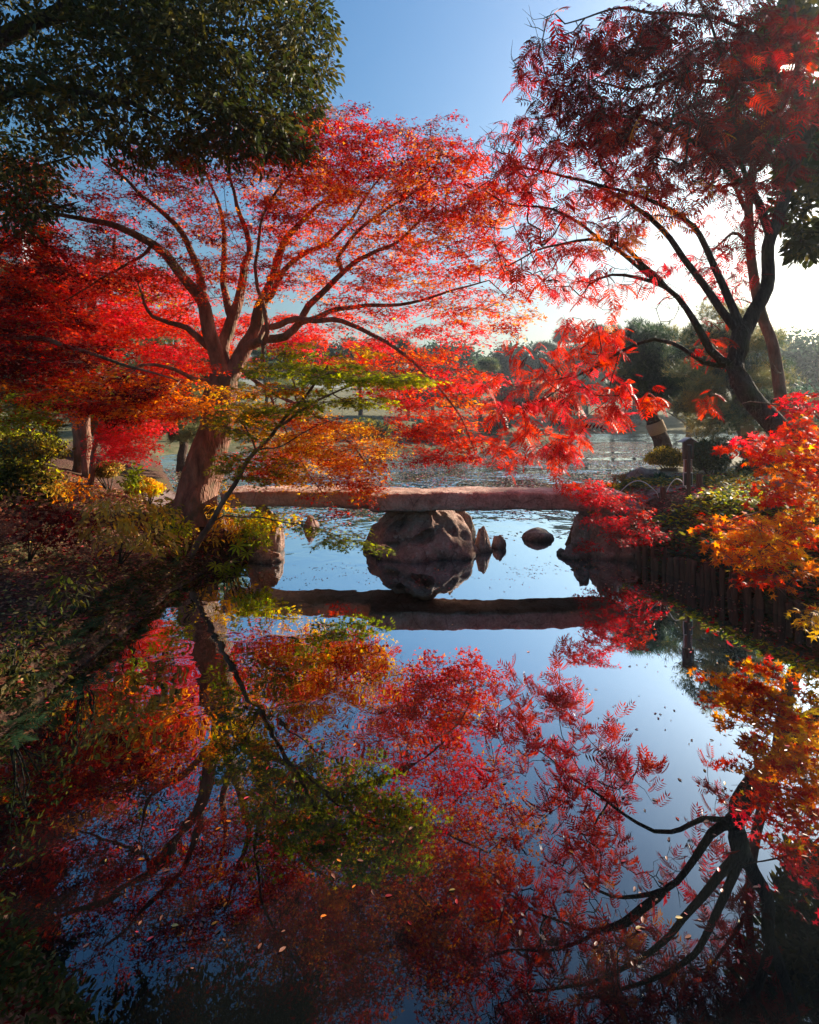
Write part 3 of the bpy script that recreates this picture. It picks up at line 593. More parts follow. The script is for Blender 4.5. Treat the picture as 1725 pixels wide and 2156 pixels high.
# wooden piles along the right bank
pts = np.array([(3.36, 8.5), (3.50, 8.05), (3.66, 7.6), (3.86, 7.0), (4.08, 6.4), (4.3, 5.8), (4.66, 5.0)]); L = np.concatenate([[0], np.cumsum(np.hypot(*np.diff(pts, axis=0).T))])
s_ = 0.0; k = 0
while s_ < L[-1]:
    r = random.Random(k); x = np.interp(s_, L, pts[:, 0])+r.uniform(-.025, .025)-0.03; y = np.interp(s_, L, pts[:, 1])
    h = r.uniform(0.16, 0.37); rr = r.uniform(0.024, 0.042); tb = Tubes(); tl = (r.uniform(-.14, .10), r.uniform(-.09, .09))
    zz = [-0.35, 0.0, h*0.5, h-0.012, h]; tb.add([(x+tl[0]*z, y+tl[1]*z, z) for z in zz]+[(x+tl[0]*h, y+tl[1]*h, h+0.004)], [rr*1.05, rr, rr*0.98, rr*0.97, rr*0.8, 0.002], 10, 0.04)
    V, F = tb.arrays(); o = mesh_obj('wooden_pile', V, F, M['pile'], smooth=True); tag(o, 'short brown wooden pile in the row edging the right bank at the waterline', 'pile', 'wooden piles edging the right bank')
    s_ += rr*2+r.uniform(0.0, 0.035)+(0.06 if r.random() < 0.08 else 0); k += 1

# ------------------------------------------------------------------ signpost, hoops, bollards
def box(c, s, rz=0, tilt=None):
    V = np.array([(x, y, z) for x in (-1, 1) for y in (-1, 1) for z in (-1, 1)], float)*np.array(s)/2
    if tilt is not None:
        a = tilt; V = V@np.array([[math.cos(a), 0, -math.sin(a)], [0, 1, 0], [math.sin(a), 0, math.cos(a)]])
    cz, s2 = math.cos(rz), math.sin(rz); V[:, :2] = V[:, :2]@np.array([[cz, s2], [-s2, cz]]); V += np.array(c)
    return V, np.array([(0, 1, 3, 2), (4, 6, 7, 5), (0, 4, 5, 1), (2, 3, 7, 6), (0, 2, 6, 4), (1, 5, 7, 3)])
def boxes(name, lst, mat, parent, bevel=0.003):
    Vs = []; Fs = []; n = 0
    for V, F in lst: Vs.append(V); Fs.append(F+n); n += len(V)
    o = mesh_obj(name, np.concatenate(Vs), np.concatenate(Fs), mat, parent)
    if bevel: md = o.modifiers.new('bevel', 'BEVEL'); md.width = bevel; md.segments = 2
    return o
SY = 8.75; sxx, _, szt = U(1449, 922, SY); ps = SY/FD   # metres per survey unit here
sg = empty('garden_sign', (sxx, SY, gz(sxx, SY))); tag(sg, 'dark wooden post with a small gabled box and two framed notices at the path', 'sign post')
zp = gz(sxx, SY)
boxes('post', [box((sxx-0.012, SY-0.045, (zp-0.1+szt-0.2)/2), (0.047, 0.045, szt-0.2-zp+0.1))], M['signwood'], sg)
boxes('notice_box', [box((sxx, SY, szt-0.185), (0.15, 0.075, 0.31))], M['signwood'], sg)
boxes('opening', [box((sxx+0.028, SY-0.042, szt-0.215), (0.034, 0.012, 0.19))], M['paneldark'], sg, 0.0)
boxes('ledge', [box((sxx-0.012, SY-0.06, szt-0.108), (0.05, 0.045, 0.010))], M['signroof'], sg, 0.001)
boxes('roof', [box((sxx-0.062, SY, szt-0.03), (0.145, 0.17, 0.012), tilt=-0.5), box((sxx+0.062, SY, szt-0.03), (0.145, 0.17, 0.012), tilt=0.5)], M['signroof'], sg, 0.002)
boxes('notice_board', [box((sxx+0.0, SY+0.005, szt-0.447), (0.136, 0.02, 0.212))], M['white'], sg, 0.002)
boxes('notice_panel', [box((sxx+0.002, SY-0.008, szt-0.447), (0.118, 0.012, 0.196))], M['panelred'], sg, 0.001)
boxes('photo_board', [box((sxx+0.0, SY+0.005, szt-0.662), (0.15, 0.02, 0.214))], M['white'], sg, 0.002)
boxes('photo_panel', [box((sxx+0.0, SY-0.008, szt-0.662), (0.132, 0.012, 0.196))], M['paneldark'], sg, 0.001)
wl = []
rr_ = random.Random(5)
for q in range(9):
    zc = szt-0.366-q*0.0202; xc = sxx+0.038
    for (a, b_, w_, h_) in [(-0.005, 0, 0.002, 0.014), (0.005, 0, 0.002, 0.014), (0, 0.006, 0.013, 0.002), (0, -0.001, 0.010, 0.002), (0, -0.007, 0.013, 0.002)]:
        if rr_.random() < 0.75: wl.append(box((xc+a, SY-0.0155, zc+b_), (w_, 0.003, h_)))
boxes('lettering', wl, M['white'], sg, 0)
for (dx, dy, Y, h, lb) in [(1397, 1048, 9.0, 0.20, 'short brown wooden stake with a worn pale top at the path edge'), (1473, 1028, 9.35, 0.24, 'taller square brown wooden stake right of the sign post'), (1300, 1040, 9.1, 0.22, 'short reddish wooden stake near the red maple by the bridge')]:
    x, _, _ = U(dx, dy, Y); z = gz(x, Y); tb = Tubes(); tb.add([(x, Y, z-0.1), (x, Y, z+h-0.01), (x, Y, z+h), (x, Y, z+h+0.006)], [0.05, 0.048, 0.038, 0.002], 12); V, F = tb.arrays()
    o = mesh_obj('wooden_stake', V, F, M['pile'], smooth=False); tag(o, lb, 'stake', 'stakes along the garden path')
for (xa, ya, xb, yb, Y, lb) in [(1300, 1045, 1388, 1045, 9.1, 'thin pale bamboo hoop left of the short stake'), (1400, 1045, 1450, 1038, 9.0, 'thin pale bamboo hoop between short stake and sign post')]:
    A_ = U(xa, ya, Y); B_ = U(xb, yb, Y); P = [(A_*(1-t)+B_*t)+np.array([0, 0, math.sin(math.pi*t)*0.24+0.02]) for t in np.linspace(0, 1, 24)]
    for pnt in (P[0], P[-1]): pnt[2] = gz(pnt[0], pnt[1])-0.03
    tb = Tubes(); tb.add(P, np.full(24, 0.008), 6); V, F = tb.arrays(); tag(mesh_obj('bamboo_hoop', V, F, M['bamboo'], smooth=True), lb, 'hoop', 'bamboo hoops edging the path')
# ================================================================== TREES
R_ = {'red': 5, 'crimson': 2, 'orange': 1.2}
RO = {'dark': 3, 'crimson': 2, 'red': 2.5, 'orange': 2}
RD = {'dark': 4, 'crimson': 3, 'red': 1.5, 'brown': 1}
OY = {'red': .8, 'orange': 3, 'yellow': 6}  # orange-yellow leaves; yellow raised to put a sunlit look into the low sprays
GY = {'green': 5, 'lime': 3, 'yellow': 1.5}
# ---- the big maple at the left end of the bridge
def roots(tb):
    b = U(415, 1080, 9.0)
    for a, L, r in [(-0.5, 0.75, .10), (0.2, 0.55, .12), (-1.2, 0.6, .10), (2.6, 0.9, .12), (3.3, 1.1, .12), (-2.2, 0.6, .1), (1.6, .8, .1)]:
        P = []
        for t in np.linspace(0, 1, 9):
            x = b[0]-0.02+math.cos(a)*(0.14+L*t)+0.06*math.sin(5*t+a*3); y = 9.05+math.sin(a)*(0.14+L*t); z = max(gz(x, y), 0.15)+0.42*(1-t)**2.6-0.02-0.06*t
            P.append((x, y, z))
        tb.add(catmull(P, 0.05), np.linspace(r, 0.02, len(catmull(P, 0.05))), 10, 0.06)
maple_limbs = [
 ([(408, 1092), (412, 1060), (420, 1020), (434, 970), (446, 925), (456, 880), (465, 830), (472, 800)], 9.05, 9.25, 0.36, 0.235),
 ([(472, 800), (462, 775), (452, 733), (440, 698), (430, 648), (415, 618), (380, 578), (345, 533), (320, 513), (280, 488), (235, 475), (190, 463), (140, 453), (65, 450)], 9.25, 8.0, 0.14, 0.018),
 ([(447, 735), (425, 713), (390, 693), (355, 680), (325, 668), (300, 638), (292, 600)], 9.2, 8.4, 0.07, 0.012),
 ([(472, 800), (472, 760), (474, 718), (492, 668), (505, 633), (507, 603), (515, 558), (525, 533), (518, 493), (500, 430), (485, 370)], 9.25, 9.9, 0.13, 0.02),
 ([(487, 670), (476, 640), (470, 588), (472, 518), (470, 468), (452, 400), (430, 350)], 9.4, 10.4, 0.075, 0.015),
 ([(428, 640), (425, 573), (405, 530), (385, 493), (345, 448), (300, 408), (270, 378), (215, 340)], 9.0, 8.6, 0.075, 0.014),
 ([(472, 806), (500, 770), (520, 728), (540, 688), (550, 648), (575, 583), (595, 518), (625, 478), (665, 433), (700, 408)], 9.25, 9.8, 0.16, 0.02),
 ([(520, 730), (560, 716), (600, 711), (635, 678), (650, 643), (690, 608), (720, 573), (750, 553), (800, 528), (850, 500), (900, 450)], 9.2, 8.4, 0.085, 0.014),
 ([(635, 678), (700, 658), (750, 643), (810, 640), (860, 638), (950, 610), (1030, 590)], 9.0, 8.0, 0.05, 0.01),
 ([(545, 690), (575, 688), (625, 673), (700, 673), (750, 688), (800, 713), (850, 745), (900, 790), (960, 860), (1000, 950)], 9.1, 7.8, 0.06, 0.008),
 ([(560, 640), (600, 568), (650, 528), (690, 513), (740, 460), (780, 400), (830, 340)], 9.4, 9.9, 0.06, 0.012),
 ([(536, 700), (552, 728), (566, 698), (558, 658), (540, 608), (540, 578), (543, 518), (555, 448), (600, 380), (640, 320)], 8.9, 8.2, 0.042, 0.012),
 ([(555, 785), (556, 750), (553, 728)], 8.85, 8.9, 0.018, 0.035),
 ([(700, 560), (760, 480), (830, 430), (900, 380), (930, 320)], 8.8, 9.0, 0.035, 0.01),
 ([(470, 800), (425, 800), (390, 785), (350, 775), (300, 770), (240, 790)], 9.2, 8.0, 0.05, 0.012),
 ([(505, 770), (560, 820), (620, 850), (700, 900), (760, 960), (800, 1010)], 9.2, 8.1, 0.045, 0.008),
 ([(560, 820), (580, 860), (610, 930), (660, 1010), (700, 1060)], 9.0, 8.0, 0.025, 0.006),
 ([(325, 520), (260, 560), (190, 600), (120, 640)], 8.8, 8.2, 0.03, 0.01),
]
maple_blobs = [
 (560, 330, 170, 90, 9.4, 2.0, 1.0, RO), (700, 330, 130, 90, 9.2, 1.8, 1.1, {'dark': 2, 'crimson': 2, 'red': 2, 'orange': 1.5}), (700, 250, 60, 35, 9.6, 1.2, 0.8, RD), (835, 325, 110, 62, 9.0, 1.6, 1.1, {'dark': 2, 'crimson': 2, 'red': 2, 'orange': 1}), (925, 280, 42, 48, 9.0, 1.0, 1.1, RD), (1020, 420, 60, 50, 8.5, 1.0, .9, RO),
 (930, 400, 110, 90, 8.7, 1.5, 1.15, RO), (1000, 480, 80, 90, 8.4, 1.2, 1.0, {'dark': 1, 'red': 4, 'orange': 2}), (820, 450, 130, 90, 9.0, 1.6, 1.15, {'red': 3, 'orange': 3, 'dark': 1.5}), (660, 440, 120, 90, 9.4, 1.8, 0.8, R_),
 (440, 420, 170, 90, 9.3, 1.8, 0.6, RO), (330, 370, 110, 60, 9.0, 1.6, 0.6, RD), (200, 400, 120, 70, 8.6, 1.3, 0.45, RD), (150, 480, 130, 60, 8.5, 1.3, 0.55, RD), (280, 560, 130, 70, 8.7, 1.4, 0.75, {'dark': 1, 'red': 3}),
 (430, 520, 110, 90, 9.2, 1.5, 0.6, R_), (380, 620, 90, 60, 9.0, 1.4, 0.5, {'red': 3, 'green': 1, 'orange': 1}), (560, 560, 100, 80, 9.3, 1.5, 0.5, R_), (700, 560, 120, 70, 9.1, 1.5, 0.75, {'red': 4, 'orange': 1.5}),
 (850, 560, 110, 70, 8.8, 1.5, 0.9, {'red': 4, 'orange': 2}), (980, 610, 110, 60, 8.4, 1.2, 0.9, {'crimson': 1, 'red': 4, 'orange': 1}), (1060, 650, 60, 50, 8.3, 1.0, 0.6, R_),
 (780, 660, 110, 40, 8.8, 1.3, 0.6, {'red': 4, 'orange': 1}), (900, 690, 110, 50, 8.7, 1.3, 0.8, {'pink': 2, 'red': 4}), (870, 790, 120, 60, 8.6, 1.2, 1.3, {'pink': 1.5, 'red': 4, 'orange': 1}), (940, 850, 80, 50, 8.5, 1.0, 1.1, R_),
 (1000, 760, 60, 60, 8.6, 1.0, 0.7, {'pink': 1.5, 'red': 4}), (870, 880, 70, 40, 8.2, 0.8, 0.7, R_), (940, 930, 80, 40, 7.9, .5, 1.5, {'crimson': 1, 'red': 4}), (990, 972, 45, 14, 7.9, .3, 1.2, {'crimson': 1}),
 (620, 900, 110, 55, 8.3, .9, 1.9, OY), (710, 940, 110, 55, 8.2, .8, 1.8, {'red': 1.5, 'orange': 3, 'yellow': 4}), (560, 970, 70, 35, 8.4, .6, 1.2, {'red': 4, 'orange': 2}), (650, 985, 90, 35, 8.1, .5, 1.5, OY), (760, 990, 50, 45, 8.0, 0.5, 0.9, {'red': 3, 'orange': 2}),
 (755, 1030, 50, 24, 7.9, .3, 1.2, {'orange': 2, 'red': 2, 'yellow': 1}), (690, 1048, 36, 14, 7.9, .3, 1.0, {'red': 2}), (712, 1078, 26, 9, 7.9, .2, 1.0, {'red': 2}),
 (370, 820, 130, 30, 8.3, 0.9, 1.0, {'red': 2, 'orange': 3, 'dark': 1}), (500, 850, 70, 30, 8.4, 0.7, 0.8, OY), (240, 800, 90, 35, 8.0, 0.9, 0.8, {'red': 2, 'orange': 3, 'green': 1}), (420, 770, 80, 25, 8.6, 0.7, 0.4, R_),
]
make_tree('maple_tree', 'wide red maple with leaning ribbed trunk at the left end of the stone bridge', 'tree', U(415, 1085, 9.05), maple_limbs, maple_blobs, 1560, 'maple3', 0.060, 72, 0.35, seed=11, extra=roots, thick=0.03, flat=0.28, kbig=22, bare=(maple_blobs[:18], 420))

# ---- wax tree leaning in from the right
wax_limbs = [
 ([(1800, 1035), (1725, 985), (1675, 935), (1640, 898), (1608, 868), (1578, 833), (1556, 798), (1546, 768), (1553, 735), (1560, 700), (1562, 675)], 6.75, 6.85, 0.16, 0.105),
 ([(1553, 735), (1564, 702), (1586, 658), (1613, 608), (1620, 568), (1618, 518), (1633, 478), (1648, 428), (1663, 390), (1683, 300), (1688, 225), (1683, 180), (1668, 25), (1658, -60), (1640, -200)], 6.85, 7.1, 0.088, 0.028),
 ([(1618, 480), (1598, 425), (1563, 390), (1513, 340), (1463, 300), (1410, 270), (1350, 250), (1270, 240)], 6.9, 6.5, 0.055, 0.012),
 ([(1688, 200), (1640, 175), (1588, 165), (1503, 170), (1440, 160), (1340, 190), (1250, 170)], 7.0, 6.3, 0.04, 0.01),
 ([(1556, 690), (1553, 673), (1528, 618), (1503, 558), (1483, 513), (1463, 478), (1413, 440), (1363, 420), (1300, 395), (1220, 380)], 6.85, 7.0, 0.058, 0.012),
 ([(1552, 700), (1530, 664), (1488, 608), (1438, 543), (1393, 478), (1333, 428), (1253, 388), (1180, 370), (1090, 350)], 6.85, 7.4, 0.058, 0.011),
 ([(1546, 775), (1520, 760), (1498, 738), (1473, 693), (1443, 648), (1403, 605), (1343, 583), (1288, 578), (1240, 600)], 6.8, 7.2, 0.062, 0.012),
 ([(1403, 603), (1353, 558), (1303, 513), (1243, 503), (1183, 515), (1123, 530), (1070, 560)], 7.0, 7.4, 0.036, 0.008),
 ([(1395, 597), (1313, 538), (1263, 503), (1213, 463), (1163, 438), (1080, 430), (1020, 400)], 7.0, 7.6, 0.034, 0.008),
 ([(1546, 778), (1513, 770), (1483, 763), (1453, 743), (1413, 723), (1378, 713), (1343, 720), (1303, 743), (1253, 773), (1203, 798), (1150, 840), (1100, 860)], 6.8, 7.6, 0.036, 0.006),
 ([(1303, 743), (1288, 793), (1278, 843), (1243, 870), (1215, 905)], 7.2, 7.6, 0.010, 0.003),
 ([(1253, 773), (1213, 820), (1185, 870), (1178, 920), (1178, 985), (1182, 1030)], 7.4, 8.0, 0.009, 0.003),
 ([(1178, 920), (1140, 950), (1085, 975), (1050, 985)], 7.7, 7.8, 0.005, 0.002),
 ([(1663, 380), (1700, 300), (1740, 200), (1780, 60)], 6.9, 6.0, 0.06, 0.02),
 ([(1600, 430), (1560, 330), (1540, 200), (1500, 60), (1450, -40)], 6.9, 7.4, 0.035, 0.012),
 ([(1640, 170), (1600, 90), (1520, 40), (1400, 30), (1280, 20), (1190, 50)], 7.0, 6.2, 0.03, 0.008),
]
WD = {'dark': 6, 'crimson': 2, 'red': .6}  # shade of the upper crown put into its leaf colours
wax_blobs = [
 (1480, 70, 250, 90, 6.6, 1.5, 1.1, WD), (1580, 200, 170, 120, 6.7, 1.4, .85, WD), (1330, 170, 180, 110, 6.6, 1.4, 0.9, WD), (1190, 150, 110, 90, 6.6, 1.0, 0.8, WD), (1120, 60, 40, 50, 6.6, .5, 0.1, WD), (1200, 260, 120, 70, 6.8, 1.2, 0.7, WD),
 (1400, 290, 190, 90, 6.8, 1.3, 0.9, {'dark': 3, 'crimson': 2, 'red': 1}), (1560, 330, 140, 80, 6.7, 1.1, 0.7, {'dark': 3, 'crimson': 2, 'red': .7}), (1230, 360, 170, 80, 7.1, 1.2, 0.7, {'crimson': 3, 'red': 3}), (1080, 320, 90, 70, 7.3, 1.0, 0.6, {'crimson': 3, 'red': 3}),
 (1380, 400, 150, 60, 6.9, 1.2, 0.7, {'crimson': 2, 'red': 3, 'orange': 1}), (1090, 430, 110, 70, 7.4, 1.0, 0.7, {'crimson': 2, 'red': 3}), (1240, 470, 140, 50, 7.1, 1.0, 0.6, {'crimson': 2, 'red': 3, 'orange': 1}), (1330, 500, 60, 40, 6.6, .5, 0.5, {'orange': 3}),
 (1150, 550, 130, 60, 7.4, 1.0, 0.7, {'pink': 1, 'red': 4}), (1320, 580, 90, 40, 7.1, 1.0, 0.35, {'pink': 1, 'red': 3}), (1540, 540, 60, 70, 7.5, 1.0, 0.35, {'pink': 1, 'crimson': 2}), (1600, 480, 50, 40, 7.2, 1.0, 0.25, {'pink': 1, 'crimson': 2}), (1430, 560, 70, 60, 7.6, 1.0, 0.22, {'pink': 1, 'crimson': 2}),
 (1225, 645, 100, 50, 7.3, .8, .4, {'pink': 1, 'red': 4}), (1185, 720, 135, 55, 7.3, .8, .6, {'pink': 2, 'red': 4}), (1280, 760, 65, 80, 7.2, .7, .6, {'red': 4, 'crimson': 1}), (1130, 805, 120, 50, 7.4, .7, .65, {'pink': 2, 'red': 4}), (1240, 850, 105, 50, 7.3, .6, .7, {'pink': 2, 'red': 4}),
 (1090, 865, 60, 35, 7.5, .5, .9, {'pink': 2, 'red': 3}), (1330, 830, 60, 50, 7.1, .5, .6, {'crimson': 2, 'red': 3}), (1130, 925, 100, 35, 7.6, .4, 1.4, {'pink': 2, 'red': 3}), (1190, 960, 30, 25, 7.7, .3, 1.5, {'red': 3}), (1200, 1015, 35, 15, 7.9, .2, 1.5, {'red': 3}), (1070, 965, 35, 18, 7.8, .2, 0.5, {'red': 3}),
 (1490, 700, 45, 60, 7.2, .6, 0.35, {'red': 4, 'crimson': 1}), (1500, 830, 35, 20, 7.2, .4, 0.25, {'red': 3}), (1370, 850, 25, 20, 7.1, .3, 0.3, {'crimson': 2}),
]
wax_bare = [(1150, 120, 90, 80, 6.7, .8, 1, WD), (1080, 330, 90, 80, 7.2, .8, 1.3, WD), (1030, 300, 40, 50, 7.3, .5, 1.5, WD), (1100, 470, 90, 60, 7.4, .8, 1.2, WD), (1230, 560, 120, 60, 7.2, .8, 1, WD), (1250, 430, 120, 60, 7.0, .8, 1, WD), (1200, 250, 110, 60, 6.8, .8, 1, WD), (1400, 620, 70, 60, 7.1, .6, .6, WD), (1140, 30, 50, 30, 6.5, .4, 1, WD), (1620, 760, 60, 40, 7, .5, .3, WD)]
make_tree('wax_tree', 'dark leaning wax tree with red feather leaves reaching in over the right bank', 'tree', U(1700, 1020, 6.75), wax_limbs, wax_blobs, 1480, 'frond', 0.165, 4, 0.3, bark='bark_dark', lmat='wax_leaf', seed=5, flat=0.45, wig=0.07, sag=0.20, step=0.1, tipr=0.0035, droop=0.45, twig=False, bare=(wax_bare, 420), kbig=18)
# second, redder stem behind it
make_tree('wax_tree', 'slim reddish-brown tree trunk standing just behind the dark leaning wax tree', 'tree', U(1690, 1010, 8.2),
 [([(1690, 1012), (1668, 930), (1650, 860), (1640, 808), (1628, 728), (1608, 673), (1593, 618), (1580, 518), (1577, 440), (1590, 330), (1610, 200)], 8.2, 8.2, 0.10, 0.045), ([(1580, 520), (1553, 490), (1530, 500), (1490, 540)], 8.2, 7.8, 0.03, 0.01), ([(1577, 450), (1540, 380), (1490, 300)], 8.2, 8.6, 0.04, 0.015), ([(1600, 650), (1560, 630), (1500, 640)], 8.2, 8.6, 0.012, 0.004)],
 [(1570, 170, 130, 130, 8.4, 1.2, .8, {'dark': 5, 'crimson': 1}), (1540, 420, 80, 90, 8.3, 1.0, 0.6, {'crimson': 2, 'red': 2}), (1460, 320, 110, 90, 8.5, 1, 0.7, {'crimson': 2, 'red': 2}), (1520, 590, 70, 50, 8.2, .7, .4, {'pink': 1, 'crimson': 2})], 130, 'frond', 0.17, 4, 0.3, bark='bark_maple', lmat='wax_leaf', seed=6, flat=0.45, wig=0.07, sag=0.15, step=0.12, tipr=0.0035, droop=0.45, twig=False)  # dark top clump: crown shade put into the leaf colour
# ---- evergreen overhead at the top left
EG = {'evergreen': 3, 'olive': 2}
make_tree('evergreen_tree', 'huge dark glossy evergreen filling the top left corner over the pond', 'tree', (-9.3, 7.2, 1.2),
 [([( -9.3, 7.2, 1.0), (-9.0, 7.2, 3), (-8.7, 7.1, 5), (-8.4, 7.0, 7), (-8.0, 7.0, 9)], 0.42, 0.25),
  ([(-250, 260), (-120, 180), (0, 75), (110, 35), (210, 30), (330, 60), (430, 110), (520, 200)], 7.0, 7.2, 0.16, 0.02),
  ([(-300, 320), (-120, 260), (0, 205), (120, 190), (250, 210), (360, 260)], 7.0, 6.6, 0.10, 0.015), ([(210, 30), (300, 130), (400, 230), (500, 290)], 7.1, 7.6, 0.06, 0.012),
  ([(110, 35), (200, -60), (350, -120), (500, -100), (600, -40)], 7.0, 7.4, 0.08, 0.015), ([(-200, 420), (-60, 400), (60, 350), (150, 330)], 7.2, 7.6, 0.06, 0.012), ([(330, 60), (450, 60), (560, 90), (650, 110)], 7.1, 7.3, 0.04, 0.01)],
 [(120, 60, 330, 170, 7.0, 1.3, 0.85, EG), (420, 60, 230, 150, 7.1, 1.2, 1.1, EG), (560, 190, 120, 100, 7.3, 1.0, 1.3, {'evergreen': 4, 'olive': 3}), (640, 100, 55, 110, 7.3, 0.7, 1.3, {'evergreen': 3, 'olive': 3}), (600, 280, 50, 45, 7.4, .6, 1.2, EG), (450, 260, 130, 60, 7.3, 0.9, 1.1, EG),
  (280, 220, 200, 90, 7.1, 1.2, 0.8, EG), (60, 240, 150, 110, 7.1, 1.2, 0.75, EG), (30, 360, 80, 60, 7.2, .8, .6, {'evergreen': 3, 'olive': 2}), (240, 300, 120, 35, 7.0, .7, .45, EG), (20, 430, 40, 40, 7.2, .5, .5, EG), (300, -170, 600, 130, 7.2, 1.5, 0.6, EG), (490, 300, 150, 36, 7.4, .7, 1.2, EG), (600, 300, 50, 36, 7.4, .5, 1.2, EG), (60, 420, 80, 60, 7.3, .7, .8, EG), (350, 320, 100, 20, 7.3, .6, .6, EG), (200, -700, 500, 250, 5.2, .8, .35, EG), (100, -1100, 600, 250, 4.0, .8, .35, EG)],  # last two clumps: unseen, added overhead to shade the near-left bank and water
 2200, 'oval', 0.088, 24, 0.24, bark='bark_dark', lmat='evergreen_leaf', seed=3, thick=0.06, flat=0.6, droop=0.35)
# ---- young maple leaning out over the water, green crown
make_tree('young_maple', 'slender leaning maple with green and yellow leaves growing from the left waterline', 'tree', U(385, 1195, 7.9),
 [([(384, 1198), (400, 1172), (440, 1108), (490, 1022), (540, 950), (585, 898), (620, 860), (640, 838), (665, 805), (690, 770)], 7.9, 6.6, 0.052, 0.012),
  ([(430, 1118), (450, 1095), (470, 1087), (530, 1090), (600, 1100), (660, 1110), (720, 1130), (780, 1150)], 7.75, 7.0, 0.014, 0.003),
  ([(585, 898), (640, 860), (700, 830), (780, 800), (850, 800)], 7.1, 6.4, 0.022, 0.006), ([(540, 950), (520, 900), (490, 870), (450, 860)], 7.3, 7.0, 0.014, 0.004), ([(620, 860), (620, 820), (600, 770), (560, 740)], 6.9, 6.8, 0.015, 0.005), ([(540, 945), (600, 935), (660, 900), (720, 880)], 7.3, 6.9, 0.014, 0.004)],
 [(640, 775, 110, 16, 6.7, .7, 1, GY), (740, 745, 90, 10, 6.6, .5, .7, {'green': 3, 'yellow': 2, 'orange': 1}), (760, 795, 130, 13, 6.5, .6, 1.6, {'green': 3, 'lime': 3}), (850, 800, 60, 9, 6.4, .4, 1.3, {'lime': 4, 'yellow': 1}), (720, 845, 100, 12, 6.7, .6, 1.2, {'green': 2, 'lime': 3, 'yellow': 2}), (590, 820, 90, 14, 6.9, .7, .9, {'green': 2, 'orange': 1, 'yellow': 2}), (600, 862, 80, 10, 6.9, .6, .8, {'green': 3, 'lime': 1, 'yellow': 1}), (520, 880, 70, 35, 7.1, .6, .7, {'green': 3, 'yellow': 2}),
  (540, 980, 70, 35, 7.4, .4, .6, {'green': 3}), (660, 1105, 60, 12, 7.2, .3, .6, {'green': 2, 'lime': 2}), (730, 1135, 50, 12, 7.1, .2, .8, {'green': 2}), (780, 1155, 22, 8, 7.0, .1, .5, {'green': 2}), (610, 740, 60, 20, 6.8, .5, .5, GY)],
 330, 'maple5', 0.055, 34, 0.26, seed=21, thick=0.012, flat=0.25, wig=0.08, step=0.22)
# ---- red maples on the left bank, behind and beside
make_tree('maple_tree', 'bright scarlet maple on the left bank behind the big trunk, lit by the sun', 'tree', (-7.6, 12.6, 1.1),
 [([(-7.6, 12.6, 0.9), (-7.5, 12.5, 2.0), (-7.7, 12.5, 3.0)], 0.16, 0.11), ([(-7.7, 12.5, 3.0), (-6.8, 12.4, 3.8), (-5.6, 12.2, 4.4), (-4.4, 12, 4.8)], 0.08, 0.015), ([(-7.7, 12.5, 3.0), (-8.6, 12.4, 4.2), (-10, 12, 5)], 0.08, 0.015), ([(-7.6, 12.5, 2.7), (-6.4, 12.2, 3.0), (-5, 12, 2.9)], 0.05, 0.012)],
 [(200, 620, 220, 70, 12, 1.8, 1, {'pink': 2, 'red': 4, 'crimson': 1}), (330, 700, 150, 50, 12.3, 1.6, 1, {'pink': 2, 'red': 4}), (120, 720, 150, 60, 11.8, 1.8, 1, {'red': 4, 'crimson': 2}), (400, 760, 110, 35, 12.2, 1.4, .8, {'pink': 1, 'red': 4}), (250, 800, 120, 35, 11.8, 1.2, .7, R_), (560, 700, 130, 40, 12.5, 1.3, .6, {'pink': 1, 'red': 3}), (700, 740, 120, 40, 12.5, 1.2, .6, {'pink': 1, 'red': 3})],
 500, 'maple3', 0.085, 95, 0.46, seed=31, thick=0.04, flat=0.28, step=0.5)
make_tree('maple_tree', 'dark red and orange maple entering from the left edge under the evergreen', 'tree', (-7.4, 8.2, 1.2),
 [([(-7.4, 8.2, 0.9), (-7.3, 8.2, 2.2), (-7.1, 8.1, 3.4)], 0.17, 0.12), ([(-7.1, 8.1, 3.4), (-6.3, 8.0, 4.3), (-5.4, 7.8, 5.0), (-4.6, 7.6, 5.2)], 0.08, 0.014), ([(-7.2, 8.1, 2.9), (-6.2, 7.9, 3.3), (-5.2, 7.7, 3.3), (-4.2, 7.6, 3.0), (-3.2, 7.6, 2.7)], 0.07, 0.01), ([(-7.2, 8.1, 3.4), (-7, 7.6, 5), (-6.4, 7.4, 6.4)], 0.07, 0.014)],
 [(30, 400, 70, 70, 8.0, .9, .8, {'dark': 1, 'red': 2, 'orange': 3}), (40, 540, 90, 80, 8.0, 1.0, 1, {'red': 4, 'dark': 2}), (40, 660, 110, 70, 8.0, 1.0, 1, {'crimson': 2, 'dark': 2, 'red': 2}), (90, 760, 150, 40, 7.8, .9, 1, RD), (180, 820, 190, 32, 7.6, .9, 1, {'dark': 2, 'red': 3, 'orange': 2}), (320, 850, 130, 25, 7.5, .7, .8, {'dark': 1, 'red': 2, 'orange': 3}), (60, 860, 80, 40, 7.6, .8, .7, {'green': 2, 'yellow': 1, 'red': 2}), (180, 560, 100, 50, 8.4, 1, .45, RD)],
 430, 'maple3', 0.068, 95, 0.38, seed=33, thick=0.035, flat=0.28)
